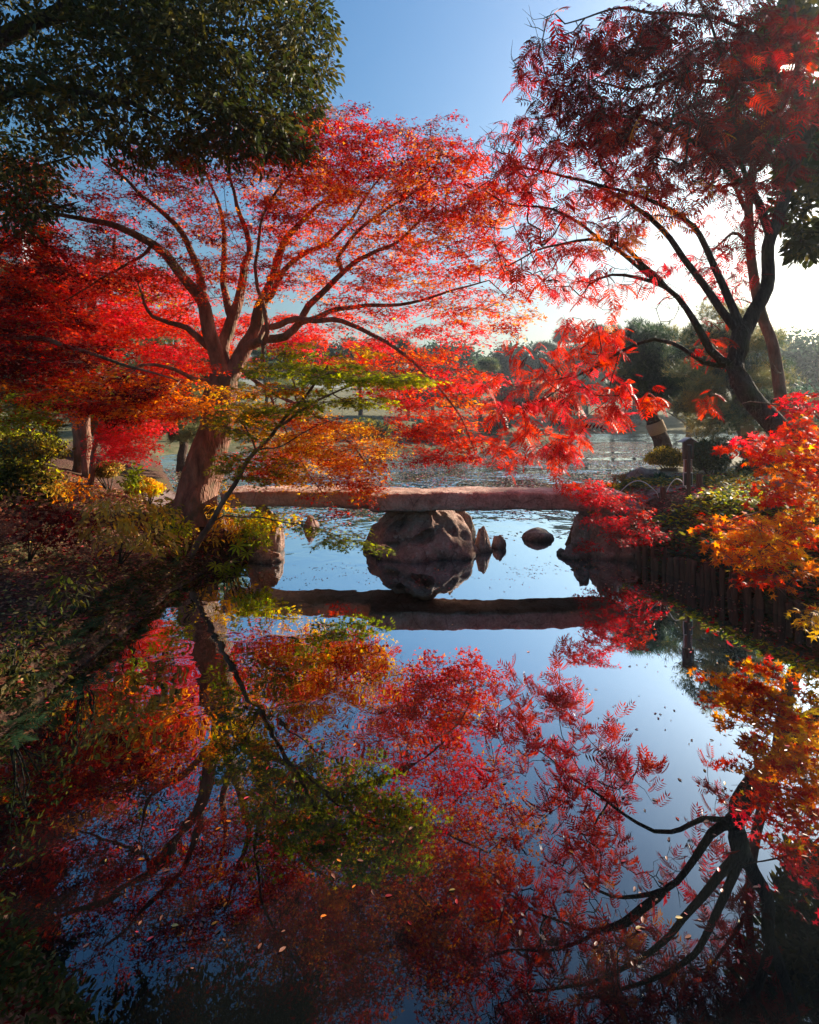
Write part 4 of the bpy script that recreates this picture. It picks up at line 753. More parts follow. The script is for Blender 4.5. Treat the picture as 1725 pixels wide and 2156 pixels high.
make_tree('maple_tree', 'small coral-pink maple drooping over the clipped yellow bush on the left bank', 'tree', (-5.9, 10.6, 1.0),
 [([(-6.2, 10.6, 0.8), (-6.1, 10.6, 1.6), (-5.9, 10.6, 2.3)], 0.06, 0.04), ([(-5.9, 10.6, 2.3), (-5.5, 10.4, 2.4), (-5.2, 10.3, 2.0)], 0.025, 0.006)],
 [(265, 925, 50, 35, 10.3, .5, 1, {'pink': 3, 'red': 2}), (230, 860, 60, 25, 10.4, .6, .7, {'orange': 2, 'red': 2}), (300, 880, 50, 22, 10.4, .5, .6, {'pink': 2, 'red': 2})], 80, 'maple3', 0.07, 80, 0.36, seed=35)
# ---- magnolia leaves at the right edge
make_tree('evergreen_tree', 'glossy broadleaf evergreen with whorled leaves at the right edge of the sky', 'tree', (10.4, 8.4, 1.0),
 [([(10.4, 8.4, 0.8), (10.2, 8.5, 4), (9.6, 8.6, 7), (9.0, 8.7, 9.5)], 0.24, 0.1), ([(10.1, 8.6, 4.6), (9.2, 8.8, 4.7), (8.0, 8.8, 4.9), (7.2, 8.7, 5.3), (6.6, 8.6, 5.8), (6.3, 8.5, 6.4)], 0.09, 0.02), ([(8.7, 8.9, 6.5), (7.6, 8.6, 7.3), (6.6, 8.4, 8.4)], 0.07, 0.02), ([(8.9, 9, 3.9), (8, 8.7, 4.6), (7.3, 8.5, 5.0)], 0.05, 0.015)],
 [(1700, 300, 60, 110, 8.6, .9, 1, {'evergreen': 3, 'olive': 2}), (1680, 60, 70, 70, 8.6, 1, 1, {'evergreen': 3, 'olive': 2}), (1705, 495, 26, 42, 8.6, .4, 1.4, EG), (1660, 420, 30, 50, 8.6, .4, .7, EG), (1620, 200, 80, 120, 8.8, .8, .5, {'olive': 3, 'evergreen': 2}), (1850, 330, 85, 110, 8.8, .9, 1.1, EG)],  # last clump sits out of view, added to keep sun off the near-left bank
 460, 'oval', 0.17, 20, 0.2, bark='bark_dark', lmat='evergreen_leaf', seed=41, thick=0.05, flat=0.8, droop=0.2)

# ---- foreground maple sprays on the right bank
make_tree('maple_tree', 'foreground maple with red, orange and yellow star leaves fanning in from the right edge', 'tree', (5.6, 5.9, 0.9),
 [([(5.7, 5.9, 0.8), (5.5, 5.9, 1.5), (5.3, 5.9, 2.0)], 0.07, 0.05), ([(1790, 940), (1740, 890), (1680, 860), (1610, 850), (1560, 850)], 5.8, 5.6, 0.02, 0.004), ([(1800, 960), (1720, 830), (1700, 800)], 5.8, 5.7, 0.012, 0.003), ([(1800, 980), (1720, 960), (1640, 950), (1540, 940)], 5.8, 6.1, 0.018, 0.004),
  ([(1810, 1040), (1730, 1040), (1660, 1060), (1580, 1080), (1480, 1110)], 5.8, 6.2, 0.02, 0.004), ([(1730, 1040), (1660, 1110), (1600, 1160), (1560, 1200)], 5.8, 5.5, 0.012, 0.004)],
 [(1705, 850, 38, 26, 5.6, .4, 1.1, {'red': 4, 'pink': 2, 'orange': 1}), (1640, 935, 70, 14, 5.8, .3, .9, {'red': 3, 'pink': 2}), (1700, 900, 32, 26, 5.7, .4, 1.1, {'red': 3, 'orange': 3}), (1600, 945, 75, 18, 6.0, .3, 1.0, {'red': 3, 'orange': 2}), (1680, 955, 50, 30, 5.8, .4, 1.2, {'red': 1, 'orange': 3, 'yellow': 3}), (1640, 990, 60, 20, 5.9, .3, .8, {'orange': 3, 'yellow': 2}),
  (1700, 1010, 35, 30, 5.7, .3, 1, {'red': 2, 'orange': 3, 'yellow': 1}), (1640, 1040, 60, 16, 5.9, .3, .9, {'red': 3, 'orange': 1}), (1550, 1108, 75, 14, 6.2, .3, 1.0, {'red': 3, 'orange': 2}), (1590, 1150, 80, 45, 5.8, .4, 1.6, {'red': 1.5, 'orange': 4, 'yellow': 3}), (1640, 1110, 60, 35, 5.7, .4, 1.3, {'orange': 3, 'yellow': 3, 'red': 1}), (1600, 1210, 40, 25, 5.6, .3, 1.0, {'red': 2, 'orange': 3}),
  (1700, 1090, 30, 50, 5.6, .3, .9, {'ochre': 2, 'orange': 3}), (1695, 1210, 30, 22, 5.3, .3, 1, {'orange': 3, 'yellow': 2}), (1710, 1290, 20, 25, 5.1, .2, 1, {'yellow': 3, 'lime': 1})],
 220, 'maple5', 0.078, 19, 0.22, seed=51, thick=0.015, flat=0.55, step=0.2)
make_tree('maple_tree', 'low crimson maple spilling over the right end of the stone bridge', 'tree', (3.5, 8.4, 0.6),
 [([(3.62, 8.45, 0.5), (3.5, 8.3, 0.85), (3.3, 8.1, 1.1)], 0.03, 0.02), ([(1345, 1080), (1300, 1040), (1260, 1020), (1220, 1005)], 8.1, 7.8, 0.01, 0.003), ([(1340, 1090), (1290, 1080), (1250, 1085)], 8.1, 7.7, 0.01, 0.003), ([(1340, 1100), (1300, 1130), (1240, 1150)], 8.1, 7.6, 0.008, 0.003)],
 [(1250, 1025, 45, 14, 7.8, .2, 1, {'pink': 2, 'red': 3}), (1275, 1050, 60, 16, 7.8, .3, 1.3, {'pink': 2, 'red': 3}), (1310, 1065, 60, 22, 7.9, .3, 1.2, {'pink': 2, 'red': 3}), (1290, 1095, 55, 14, 7.8, .3, 1.0, {'pink': 2, 'crimson': 2}), (1250, 1145, 30, 12, 7.7, .2, .8, {'pink': 2, 'crimson': 2}), (1340, 1120, 50, 30, 7.9, .3, .8, {'pink': 1, 'crimson': 3})],
 105, 'maple3', 0.052, 36, 0.19, seed=53, thick=0.018)

# ---- pines
def pine(name, label, base, limbs, pads, n, seed, wrap=None, pal={'pine': 3, 'pinelit': 1}, size=0.16, per=52, rad=0.36, bark='bark_pine', group=None, kb=16):
    t = make_tree(name, label, 'tree', base, limbs, [p+(pal,) if len(p) == 7 else p for p in pads], n, 'tuft', size, per, rad, bark=bark, lmat='needle', seed=seed, thick=0.10, flat=0.35, twig=False, step=0.5, wig=0.14, tipr=0.008, droop=0.0, group=group)
    if wrap:
        (p0, p1, r) = wrap; p0 = np.array(p0, float); p1 = np.array(p1, float); tb = Tubes(); Q = [p0, p0*.97+p1*.03, p0*.5+p1*.5, p0*.03+p1*.97, p1]; tb.add(Q, [r*0.98, r*1.04, r*1.05, r*1.04, r*0.98], 20)
        V, F = tb.arrays(); w = mesh_obj('straw_wrap', V, F, M['burlap'], t, smooth=True)
        tb = Tubes()
        for f in (0.25, 0.75):
            c = p0*(1-f)+p1*f; tb.add([c-(p1-p0)*0.012, c+(p1-p0)*0.012], [r*1.09, r*1.09], 20)
        V, F = tb.arrays(); mesh_obj('rope', V, F, M['rope'], w)
    return t
b1 = U(1398, 945, 16.5)
pine('pine_tree', 'leaning pine with a straw band round its trunk behind the clipped azalea', b1,
 [([(1398, 950), (1385, 905), (1370, 875), (1352, 840), (1345, 790), (1350, 740), (1362, 700)], 16.3, 16.6, 0.26, 0.08), ([(1352, 840), (1320, 830), (1290, 850)], 16.4, 16, 0.07, 0.02), ([(1346, 800), (1390, 770), (1440, 775)], 16.4, 15.8, 0.07, 0.02), ([(1370, 870), (1420, 850), (1460, 870)], 16.4, 15.8, .06, .02)],
 [(1350, 705, 60, 18, 16.5, .7, 1), (1400, 750, 90, 22, 16.2, .9, 1), (1320, 770, 60, 22, 16.5, .9, .8), (1420, 800, 70, 22, 15.9, .8, 1), (1370, 820, 70, 20, 16.5, .8, .9), (1455, 825, 40, 16, 15.8, .6, .8)], 170, 61,
 wrap=(U(1387, 912, 16.32), U(1377, 889, 16.33), 0.245), pal={'bluegreen': 3, 'pine': 3, 'pinelit': 1}, size=0.2)
b2 = U(1572, 960, 13.2)
pine('pine_tree', 'broad sunlit pine with a straw band round its upright trunk at right', b2,
 [([(1574, 965), (1572, 920), (1566, 880), (1556, 845), (1540, 800), (1530, 740), (1535, 690), (1550, 650)], 13.2, 13.2, 0.17, 0.06), ([(1556, 845), (1520, 850), (1485, 880)], 13.2, 12.6, 0.06, 0.02), ([(1545, 810), (1500, 790), (1460, 800)], 13.2, 12.6, 0.06, 0.02), ([(1560, 850), (1600, 830), (1650, 850)], 13.2, 12.8, .06, .02), ([(1530, 745), (1490, 720), (1450, 730)], 13.2, 12.8, .05, .02)],
 [(1530, 660, 50, 22, 13.2, .6, 1), (1500, 710, 60, 24, 13, .8, 1), (1570, 720, 60, 28, 13.2, .8, .9), (1500, 790, 80, 26, 12.8, .9, 1.1), (1580, 790, 70, 28, 13, .9, 1), (1490, 850, 60, 24, 12.7, .8, 1.2), (1500, 880, 35, 16, 12.4, .6, .8), (1510, 890, 40, 22, 12.8, .7, .8), (1640, 860, 60, 30, 13, .7, .9), (1660, 920, 40, 26, 12.8, .7, .7), (1500, 930, 50, 14, 12.2, .5, .8)], 230, 62,
 wrap=(U(1573, 915, 13.2), U(1571, 896, 13.2), 0.158), pal={'bluegreen': 2, 'pine': 1, 'pinelit': 3, 'ochre': 1}, size=0.15)
for (bx, by, Y, hgt, lb, pads, s) in [
  (-10.5, 19.5, 18, 8, 'tall green pine on the left bank behind the scarlet maple', [(60, 620, 120, 60, 18, 1.5, 1), (60, 740, 110, 50, 18, 1.5, 1), (260, 700, 110, 40, 18, 1.5, .9), (250, 800, 110, 30, 18, 1.3, .8), (140, 860, 120, 40, 17, 1.2, .9), (60, 820, 80, 50, 17, 1.2, .9)], 63),
  (-8.6, 20.5, 20, 7, 'sunlit pine with low spreading limbs at the far end of the left bank', [(330, 800, 90, 30, 19, 1.3, 1), (400, 850, 60, 25, 19, 1, 1), (330, 880, 90, 28, 18, 1, .9), (420, 910, 60, 22, 18, 1, .8), (250, 900, 60, 20, 17, .9, .6), (420, 770, 80, 30, 20, 1.2, .8)], 64)]:
    z0 = gz(bx, by)
    pine('pine_tree', lb, (bx, by, z0), [([(bx, by, z0-0.2), (bx+0.1, by, z0+hgt*0.3), (bx-0.2, by, z0+hgt*0.65), (bx, by, z0+hgt)], 0.2, 0.05)], pads, 240, s, pal={'pine': 2, 'pinelit': 3}, size=0.22)
# two bare trunks on the left bank
for (dx, Y, lb, bk, r) in [(162, 13.0, 'pale grey-pink tree trunk on the left bank below the red leaves', 'bark_pale', .11), (180, 12.2, 'red-brown tree trunk leaning beside the pale trunk on the left bank', 'bark_maple', .12)]:
    x = (dx-CX)/FD*Y; z = gz(x, Y)
    make_tree('tree', lb, 'tree', (x, Y, z), [([(x+.05, Y, z-.1), (x, Y, z+1), (x-.08, Y, z+2.2), (x+.1, Y, z+3.6), (x+.3, Y, z+5)], r, r*.6)],
      [(dx+20, 640, 110, 40, Y, 1, 1, {'red': 2, 'crimson': 1}), (dx, 560, 110, 50, Y, 1, 1, {'red': 2, 'crimson': 1})], 60, 'maple3', .08, 60, .45, seed=int(dx), bark=bk)
# ================================================================== background trees
def lobes_crown(rg, c, rx, ry, rz, nl, n, size, pal, tpl=T_OVAL, lv=None, flat=0.8):
    lv = lv or Leaves(); c = np.array(c, float); P = []; pn = []; names = list(pal); ws = np.array([pal[k] for k in names], float); ws /= ws.sum()
    for q in range(nl):
        v = norm(rg.standard_normal(3)); v[2] = abs(v[2])*0.9-0.35; o = c+v*np.array([rx, ry, rz])*rg.uniform(0.35, 0.75); r = np.array([rx, ry, rz])*rg.uniform(0.3, 0.55)
        m = n//nl; u = norm(rg.standard_normal((m, 3))); u *= (0.65+0.4*rg.random((m, 1))); P.append(o+u*r*(1+0.25*np.array([mnoise.noise(Vector(x*2.5)) for x in u])[:, None]))
        k1 = names[rg.choice(len(names), p=ws)]; pn += [k1 if rg.random() < 0.75 else names[rg.choice(len(names), p=ws)] for _ in range(m)]
    P = np.concatenate(P); m = len(P); D = norm(rg.standard_normal((m, 3))-np.array([0, 0, 0.3])); Nn = norm(np.array([0, 0, 1.0])+rg.standard_normal((m, 3))*flat)
    lv.add(tpl, P, D, Nn, size*rg.uniform(0.6, 1.3, m), palcol(pn, rg, 0.18)); return lv
def far_tree(label, x, y, h, w, pal, seed, name='tree', kind='round', n=2600, size=0.45, group='trees beyond the pond', bark='bark_pine', lean=0.0):
    rg = np.random.default_rng(seed); z = gz(x, y); root = empty(name, (x, y, z)); tag(root, label, 'tree', group)
    tb = Tubes(); top = h*0.8; P = [np.array([x+lean*t*t*h+0.25*math.sin(t*4+seed)*t, y+0.2*math.sin(t*3+seed*2)*t, z-0.2+top*t]) for t in np.linspace(0, 1, 9)]; r0 = 0.025*h+0.05
    tb.add(P, np.linspace(r0, r0*0.2, 9), 8)
    lv = Leaves()
    if kind == 'pine':
        npad = 11
        for q in range(npad):
            t = 0.3+0.7*q/(npad-1); base = P[min(8, int(t*8))]; a = rg.uniform(0, 6.28); L = w*(1.05-0.75*t)*rg.uniform(0.5, 1.0); e = base+np.array([math.cos(a)*L, math.sin(a)*L, L*0.15]); e[2] = z+h*t*0.97
            tb.add([base, (base+e)/2+np.array([0, 0, 0.1]), e], [r0*0.35, r0*0.22, r0*0.1], 5)
            lobes_crown(rg, e, w*(0.62-0.3*t), w*(0.62-0.3*t), h*0.055, 4, n//npad, size, pal, T_TUFT, lv, 0.4)
    else:
        for q in range(7):
            t = rg.uniform(0.35, 0.9); base = P[min(8, int(t*8))]; a = rg.uniform(0, 6.28); L = w*0.7; e = base+np.array([math.cos(a)*L, math.sin(a)*L, L*0.7]); tb.add([base, (base+e)/2-np.array([0, 0, 0.1*L]), e], [r0*0.4, r0*0.25, r0*0.06], 5)
        lobes_crown(rg, (P[-1][0], P[-1][1], z+h*0.62), w, w, h*0.42, 14, n, size, pal, T_OVAL, lv)
    V, F = tb.arrays(); mesh_obj('trunk', V, F, M[bark], root, smooth=True); lv.build('crown', M['needle' if kind == 'pine' else 'maple_leaf'], root); return root
FT = [ # disp x, Y, top y, half width m, kind, palette, label
 (1200, 50, 735, 4.5, 'pine', {'bluegreen': 4, 'pine': 1}, 'dark spreading pine on the far shore between the purple maple and the lawn'),
 (1335, 58, 715, 5.0, 'pine', {'bluegreen': 4, 'pine': 1}, 'dark layered pine on the far lawn directly behind the leaning banded pine'),
 (910, 44, 740, 4.0, 'pine', {'bluegreen': 3, 'pine': 2}, 'dark pine on the sandy point behind the low pine shrub'),
 (1450, 50, 700, 4.5, 'pine', {'bluegreen': 4, 'pine': 1}, 'deep green pine across the water right of the rusty orange tree'),
 (640, 60, 690, 5, 'round', {'bluegreen': 3, 'pine': 1}, 'dense dark evergreen far across the pond left of the red sprays'),
 (760, 58, 700, 5, 'round', {'bluegreen': 2, 'olive': 1}, 'round olive-green tree across the pond seen behind the maple tips'),
 (860, 50, 720, 4, 'pine', {'bluegreen': 2, 'pine': 2}, 'layered blue-green pine on the far bank above the sandy point'),
 (950, 60, 705, 5, 'round', {'bluegreen': 3, 'pine': 1}, 'dark broad tree on the far bank just left of the purple maple'),
 (1010, 44, 760, 3.5, 'pine', {'pine': 2, 'pinelit': 1}, 'pale-tipped pine on the far bank beside the purple maple'),
 (1075, 66, 712, 5, 'round', {'bluegreen': 3}, 'blue hazy tree in the far treeline above the purple maple'),
 (1105, 42, 790, 3.0, 'round', {'crimson': 1, 'brown': 2, 'bluegreen': 1}, 'dull purple-red maple with forked trunk on the far shore'),
 (1165, 66, 700, 5, 'pine', {'bluegreen': 3}, 'tall hazy pine in the treeline between red sprays'),
 (1235, 72, 700, 6, 'round', {'bluegreen': 3, 'pine': 1}, 'dark wide tree behind the far lawn under the white sky'),
 (1290, 70, 690, 5, 'pine', {'bluegreen': 3}, 'dark pine rising above the far lawn left of the banded pine'),
 (1365, 76, 695, 6, 'round', {'bluegreen': 3}, 'blue-green tree mass behind the leaning banded pine'),
 (1422, 70, 706, 3.6, 'round', {'orange': 2, 'brown': 2}, 'rusty orange tree glowing in the far treeline'),
 (1480, 74, 690, 6, 'round', {'bluegreen': 3, 'pine': 1}, 'dark far tree behind the broad sunlit pine'),
 (1560, 60, 700, 6, 'round', {'bluegreen': 3}, 'grey-green far tree between the pine and the dark wax trunk'),
 (1640, 50, 670, 4.5, 'round', {'bluegreen': 3}, 'tall shadowy tree right of the reddish stem'),
 (1715, 42, 655, 5.0, 'round', {'bluegreen': 3, 'pine': 1}, 'large dark tree against the white sky at the right edge'),
 (1680, 26, 790, 3.0, 'round', {'pine': 2, 'bluegreen': 2}, 'dark green tree low at the right edge behind the foreground maple'),
 (560, 48, 730, 4, 'pine', {'pine': 2, 'pinelit': 1}, 'soft green pine across the water behind the big maple trunk'),
 (470, 40, 740, 3.5, 'pine', {'pine': 2, 'pinelit': 2}, 'green pine beyond the water just right of the big maple trunk'),
 (380, 34, 700, 4, 'pine', {'pine': 2, 'pinelit': 2}, 'tall pine far behind the left bank between red maples'),
 (260, 40, 640, 6, 'round', {'pine': 2, 'olive': 2}, 'large green tree far behind the left bank'),
 (100, 32, 600, 5, 'round', {'pine': 2, 'olive': 2, 'bluegreen': 1}, 'tall green tree at the far left behind the scarlet foliage'),
]
for i, (dx, Y, ty, w, kind, pal, lb) in enumerate(FT):
    x = (dx-CX)/FD*Y; h = EYE+(HZ-ty)/FD*Y-gz(x, Y); far_tree(lb, x, Y, h, w, pal, 200+i, 'pine_tree' if kind == 'pine' else 'tree', kind, n=5000 if kind == 'round' else 4200, size=0.009*Y if kind == 'round' else 0.010*Y)
# clipped shrubs and low bushes
def shrub(label, x, y, rx, rz, pal, n, size, seed, name='clipped_shrub', cat='shrub', stems=5, legs=0.25, ry=None, tpl=T_OVAL, group=None, nl=9, mat='maple_leaf', z=None):
    rg = np.random.default_rng(seed); z = gz(x, y) if z is None else z; root = empty(name, (x, y, z)); tag(root, label, cat, group); ry = ry or rx; tb = Tubes(); H = rz*2*(1-legs)
    for q in range(stems):
        a = rg.uniform(0, 6.28); r = rx*rg.uniform(.2, .7); e = (x+math.cos(a)*r, y+math.sin(a)*r*ry/rx, z+legs*2*rz+rz*0.5); tb.add([(x, y, z-0.05), (x+math.cos(a)*r*.4+.02, y+math.sin(a)*r*.4, z+legs*rz), e], [0.02*rx+.008, 0.015*rx+.006, 0.004], 6)
    c = np.array([x, y, z+legs*2*rz+rz*0.45]); lv = Leaves(); lobes_crown(rg, c, rx*0.85, ry*0.85, rz*0.8, nl, n, size, pal, tpl, lv, 0.9)
    V, F = tb.arrays(); mesh_obj('stem', V, F, M['bark_dark'], root, smooth=True); lv.build('foliage', M[mat], root); return root
shrub('clipped azalea mound with yellow-lit top beside the leaning banded pine', 5.95, 12.6, 0.62, 0.42, {'gold': 3, 'olive': 3, 'ochre': 1}, 9000, 0.05, 301, legs=0.12, nl=14)
shrub('low clipped azalea in front of the lawn left of the larger mound', 5.05, 12.4, 0.5, 0.30, {'olive': 3, 'brown': 2, 'ochre': 1}, 5500, 0.05, 302, legs=0.05, nl=12)
shrub('small round clipped bush at the water edge of the far path', 5.0, 13.7, 0.33, 0.2, {'olive': 3, 'brown': 1}, 2500, 0.05, 303, legs=0.0)
shrub('big dark glossy camellia bush behind the sign post', 6.3, 11.4, 0.62, 0.62, {'evergreen': 4, 'pine': 2}, 7000, 0.07, 304, 'camellia_bush', legs=0.08, mat='evergreen_leaf', nl=14)
shrub('dark leafy bush spreading behind the foreground maple on the right', 7.2, 10.9, 0.8, 0.42, {'evergreen': 3, 'pine': 2, 'brown': 1}, 6000, 0.07, 305, 'bush', legs=0.0, mat='evergreen_leaf', nl=14)
shrub('round tuft of dark lilyturf grass on the lawn by the path', 4.95, 10.6, 0.2, 0.13, {'bluegreen': 2, 'pine': 1}, 500, 0.16, 306, 'grass_tuft', 'grass tuft', stems=2, legs=0.0, tpl=T_BLADE, nl=5)
shrub('sprawling bamboo-grass mound at the far corner of the bridge', 3.55, 10.4, 0.5, 0.2, {'pine': 2, 'olive': 2, 'gold': 1}, 1900, 0.12, 307, 'grass_mound', 'shrub', stems=3, legs=0.0, tpl=T_BLADE)
shrub('orange-tinged dwarf bamboo clump leaning over the pond behind the bridge', 4.3, 11.7, 0.42, 0.25, {'gold': 2, 'orange': 1, 'olive': 2}, 1300, 0.13, 308, 'bamboo_clump', 'shrub', stems=5, legs=0.05, tpl=T_BLADE)
shrub('yellow cloud-pruned bush with crooked stems behind the big trunk on the left bank', -5.0, 10.4, 0.42, 0.30, {'gold': 4, 'yellow': 1, 'lime': 1}, 3800, 0.05, 309, stems=6, legs=0.42, nl=10)
shrub('duller green-gold pruned bush left of the yellow cloud-pruned bush', -6.0, 10.9, 0.50, 0.32, {'ochre': 2, 'olive': 3, 'gold': 1}, 3600, 0.05, 310, stems=7, legs=0.45, nl=10)
shrub('dark evergreen shrub with yellow flecks low at the left edge', -5.6, 7.6, 0.75, 0.6, {'evergreen': 2, 'olive': 2, 'lime': 1}, 5200, 0.07, 311, 'bush', legs=0.05, nl=16)
shrub('green and yellow mixed shrub behind the dark shrub at the left edge', -6.8, 9.2, 0.9, 0.7, {'pine': 2, 'lime': 1, 'olive': 2}, 5200, 0.08, 312, 'bush', legs=0.05, nl=16)
shrub('yellow-green bush under the dark maple between the two trunks and the left edge', -8.4, 12.0, 1.2, 0.7, {'olive': 2, 'lime': 1, 'gold': 1}, 5200, 0.09, 313, 'bush', legs=0.05, nl=18)
shrub('wide green bush at the back of the left bank', -11.0, 14.5, 1.8, 0.9, {'pine': 2, 'olive': 2, 'lime': .5}, 6000, 0.11, 314, 'bush', legs=0.05, nl=18)
for i, (dx, Y, w, h, pal, lb) in enumerate([(960, 33, 1.4, .9, {'pine': 2, 'bluegreen': 2}, 'low spreading pine shrub on the sandy point across the water'), (895, 34, 1.8, 1.3, {'bluegreen': 3}, 'rounded dark bush on the far shore left of the low pine shrub'), (1040, 42, 1.8, 1.3, {'bluegreen': 2, 'pine': 1}, 'dark green bush on the far shore below the purple maple'),
      (1200, 58, 2.5, 1.4, {'bluegreen': 2}, 'long dark bush at the back of the far lawn'), (1320, 64, 3.0, 1.5, {'bluegreen': 2}, 'dark hedge-like bush behind the far lawn rocks'), (780, 36, 2.0, 1.2, {'bluegreen': 2, 'olive': 1}, 'low bush on the far shore seen through orange maple tips')]):
    x = (dx-CX)/FD*Y; shrub(lb, x, Y, w, h, pal, 1800, 0.30, 330+i, 'bush', legs=0.0, nl=10)
rock('rock', 'dark flat rock lying on the far lawn across the pond', ((1322-CX)/FD*58, 58, 1.0), (1.5, 0.8, 0.55), 71, 'rock_grey', .2, 3)
rock('rock', 'smaller dark rock at the edge of the far lawn', ((1310-CX)/FD*54, 54.2, 0.35), (0.8, 0.6, 0.4), 72, 'rock_grey', .2, 3)
rock('rock', 'low dark rock breaking the surface of the far pond', ((1228-CX)/FD*38, 38, 0.0), (0.55, 0.3, 0.12), 73, 'rock_grey', .2, 3)
rock('rock', 'blue-grey boulder on the pale lawn below the clipped azalea', (4.75, 11.1, 0.93), (0.34, 0.26, 0.2), 74, 'rock_grey', .25, 4)
rock('rock', 'pale flat rock near the path behind the foreground maple', (6.6, 9.9, 0.98), (0.35, 0.22, 0.12), 75, 'rock_grey', .25, 4)
rock('rock', 'brown block of stone behind the bamboo grass on the right bank', (6.3, 8.9, 1.0), (0.4, 0.3, 0.22), 76, 'rock_brown', .25, 4)
#rock('rock', 'low stone beside the roots of the big maple on the left bank', (-4.25, 9.0, 0.92), (0.3, 0.2, 0.12), 77, 'rock_brown', .25, 4)
def bird(dx, Y, lb, s=0.3, water=False, rz=0.0):
    x = (dx-CX)/FD*Y; z = 0 if water else gz(x, Y); tb = Tubes(); P = np.array([(-0.62, 0, .28), (-0.35, 0, .34), (0, 0, .42), (.25, 0, .5), (.36, 0, .66), (.44, 0, .74), (.52, 0, .73), (.68, 0, .70)])*s; c, s_ = math.cos(rz), math.sin(rz)
    P[:, :2] = P[:, :2]@np.array([[c, s_], [-s_, c]]); 
    if water: P[:, 2] -= .22*s
    tb.add(P+np.array([x, Y, z]), np.array([.02, .10, .19, .14, .09, .11, .06, .01])*s, 10)
    if not water:
        for q in (-.05, .07): tb.add(np.array([(q*s, 0, .3*s), (q*s, 0, 0)])+np.array([x, Y, z]), [.02*s, .015*s], 4)
    V, F = tb.arrays(); tag(mesh_obj('bird', V, F, M['bird'], smooth=True), lb, 'bird', 'birds resting on the far shore')
for i, (dx, Y) in enumerate([(1141, 33.6), (1148, 34.2), (1158, 34.6), (1171, 35.2)]): bird(dx, Y, 'dark bird standing on the grassy far shore beneath the red sprays', 0.55, False, [0.3, 2.8, 0.2, 3.4][i])
bird(925, 26.5, 'small dark duck floating off the sandy point across the pond', 0.5, True, 0.4)
# distant office tower at the left
tw = empty('office_tower', (-64.5, 90, 0)); tag(tw, 'pale office tower with dark windows showing through leaves at the upper left', 'building')
bx_, by_, bw, bd, bh = -64.5, 90, 5.0, 5, 31.0
M['tower'] = plain_mat('tower', (0.62, 0.66, 0.70), 0.6, 0.06, 0.2); M['glass'] = plain_mat('glass', (0.07, 0.10, 0.14), 0.15, 0.2, 0.5, 0.6)
boxes('wall', [box((bx_, by_, bh/2), (bw, bd, bh))], M['tower'], tw, 0.05); boxes('roof', [box((bx_, by_, bh+0.5), (bw*0.8, bd*0.8, 1.0))], M['tower'], tw, 0.05)
proto = None
for k in range(8):
    o = boxes('window', [box((bx_, by_-bd/2, bh-1.6-2.2*k), (bw*0.84, 0.12, 1.0))], M['glass'], tw, 0)

# ================================================================== small plants on the banks
LB = {'ochre': 3, 'gold': 4, 'olive': 1}
def plant(name, label, base, blobs, n, leaf, ls, per, rad, seed, stems=1, cat='plant', group=None, lmat='maple_leaf', bark='bark_dark', **kw):
    x, y, z = base; top = U(blobs[0][0], blobs[0][1], blobs[0][4]); limbs = [([(x, y, z-0.05), (x*.7+top[0]*.3, y*.7+top[1]*.3, z*.5+top[2]*.5), tuple(top)], 0.012, 0.004)]
    for q in range(1, stems):
        b = blobs[q % len(blobs)]; t = U(b[0], b[1]+b[3]*0.3, b[4]); limbs.append(([(x, y, z), (x*.6+t[0]*.4+.03*q, y*.6+t[1]*.4, z*.4+t[2]*.6), tuple(t)], 0.009, 0.003))
    return make_tree(name, label, cat, base, limbs, blobs, n, leaf, ls, per, rad, bark, lmat, seed, group, False, thick=kw.get('thick', 0.05), flat=kw.get('flat', 0.5), step=0.12, wig=0.12, tipr=0.0016, droop=kw.get('droop', 0.3))
def bpt(dx, dy):   # where a line of sight meets the bank
    Y = 2.0
    while Y < 25:
        p = U(dx, dy, Y)
        if p[2] <= gz(p[0], p[1]) + 0.0 and (gz(p[0], p[1]) > 0 or p[2] < 0): return p[0], p[1], max(gz(p[0], p[1]), 0)
        Y += 0.05
    return tuple(U(dx, dy, 10))
b = bpt(250, 1190)
plant('leafy_shrub', 'wide leafy shrub with yellow-olive leaves in the middle of the left bank', b, [(280, 1070, 80, 35, 6.2, .4, 1, LB), (220, 1090, 50, 35, 6.0, .4, 1, {'ochre': 3, 'gold': 1, 'olive': 1}), (330, 1125, 50, 30, 6.3, .4, 1, {'olive': 1, 'ochre': 3, 'pine': 1}), (290, 1130, 60, 25, 6.1, .3, .8, LB)], 78, 'oval', 0.078, 12, 0.15, 401, 6, 'shrub', droop=0.5)
b = bpt(165, 1300)
plant('leafy_shrub', 'upright shrub with green-yellow drooping leaves on thin stems near the left shore', b, [(160, 1220, 45, 30, 4.9, .2, 1, {'olive': 3, 'lime': 1}), (130, 1240, 25, 30, 4.8, .2, 1, {'olive': 2, 'evergreen': 2})], 22, 'oval', 0.065, 6, 0.12, 402, 8, 'shrub', droop=0.7)
b = bpt(60, 1180)
plant('maple_seedling', 'dull red-purple maple seedlings on the shaded bank at the left edge', b, [(60, 1080, 90, 35, 5.8, .4, 1, {'dark': 3, 'brown': 2}), (120, 1110, 60, 30, 5.8, .4, 1, {'dark': 3, 'crimson': 1})], 50, 'maple5', 0.06, 22, 0.2, 403, 5, 'seedling')
b = bpt(130, 1060)
plant('leafy_shrub', 'low shrub with bright orange leaves on the upper left bank', b, [(110, 1020, 50, 12, 6.6, .3, 1, {'orange': 2, 'gold': 2}), (170, 1030, 30, 12, 6.6, .2, 1, {'orange': 3}), (20, 1015, 40, 15, 6.4, .3, 1, {'lime': 1, 'olive': 1})], 30, 'oval', 0.06, 12, 0.14, 404, 5, 'shrub')
b = bpt(288, 1045)
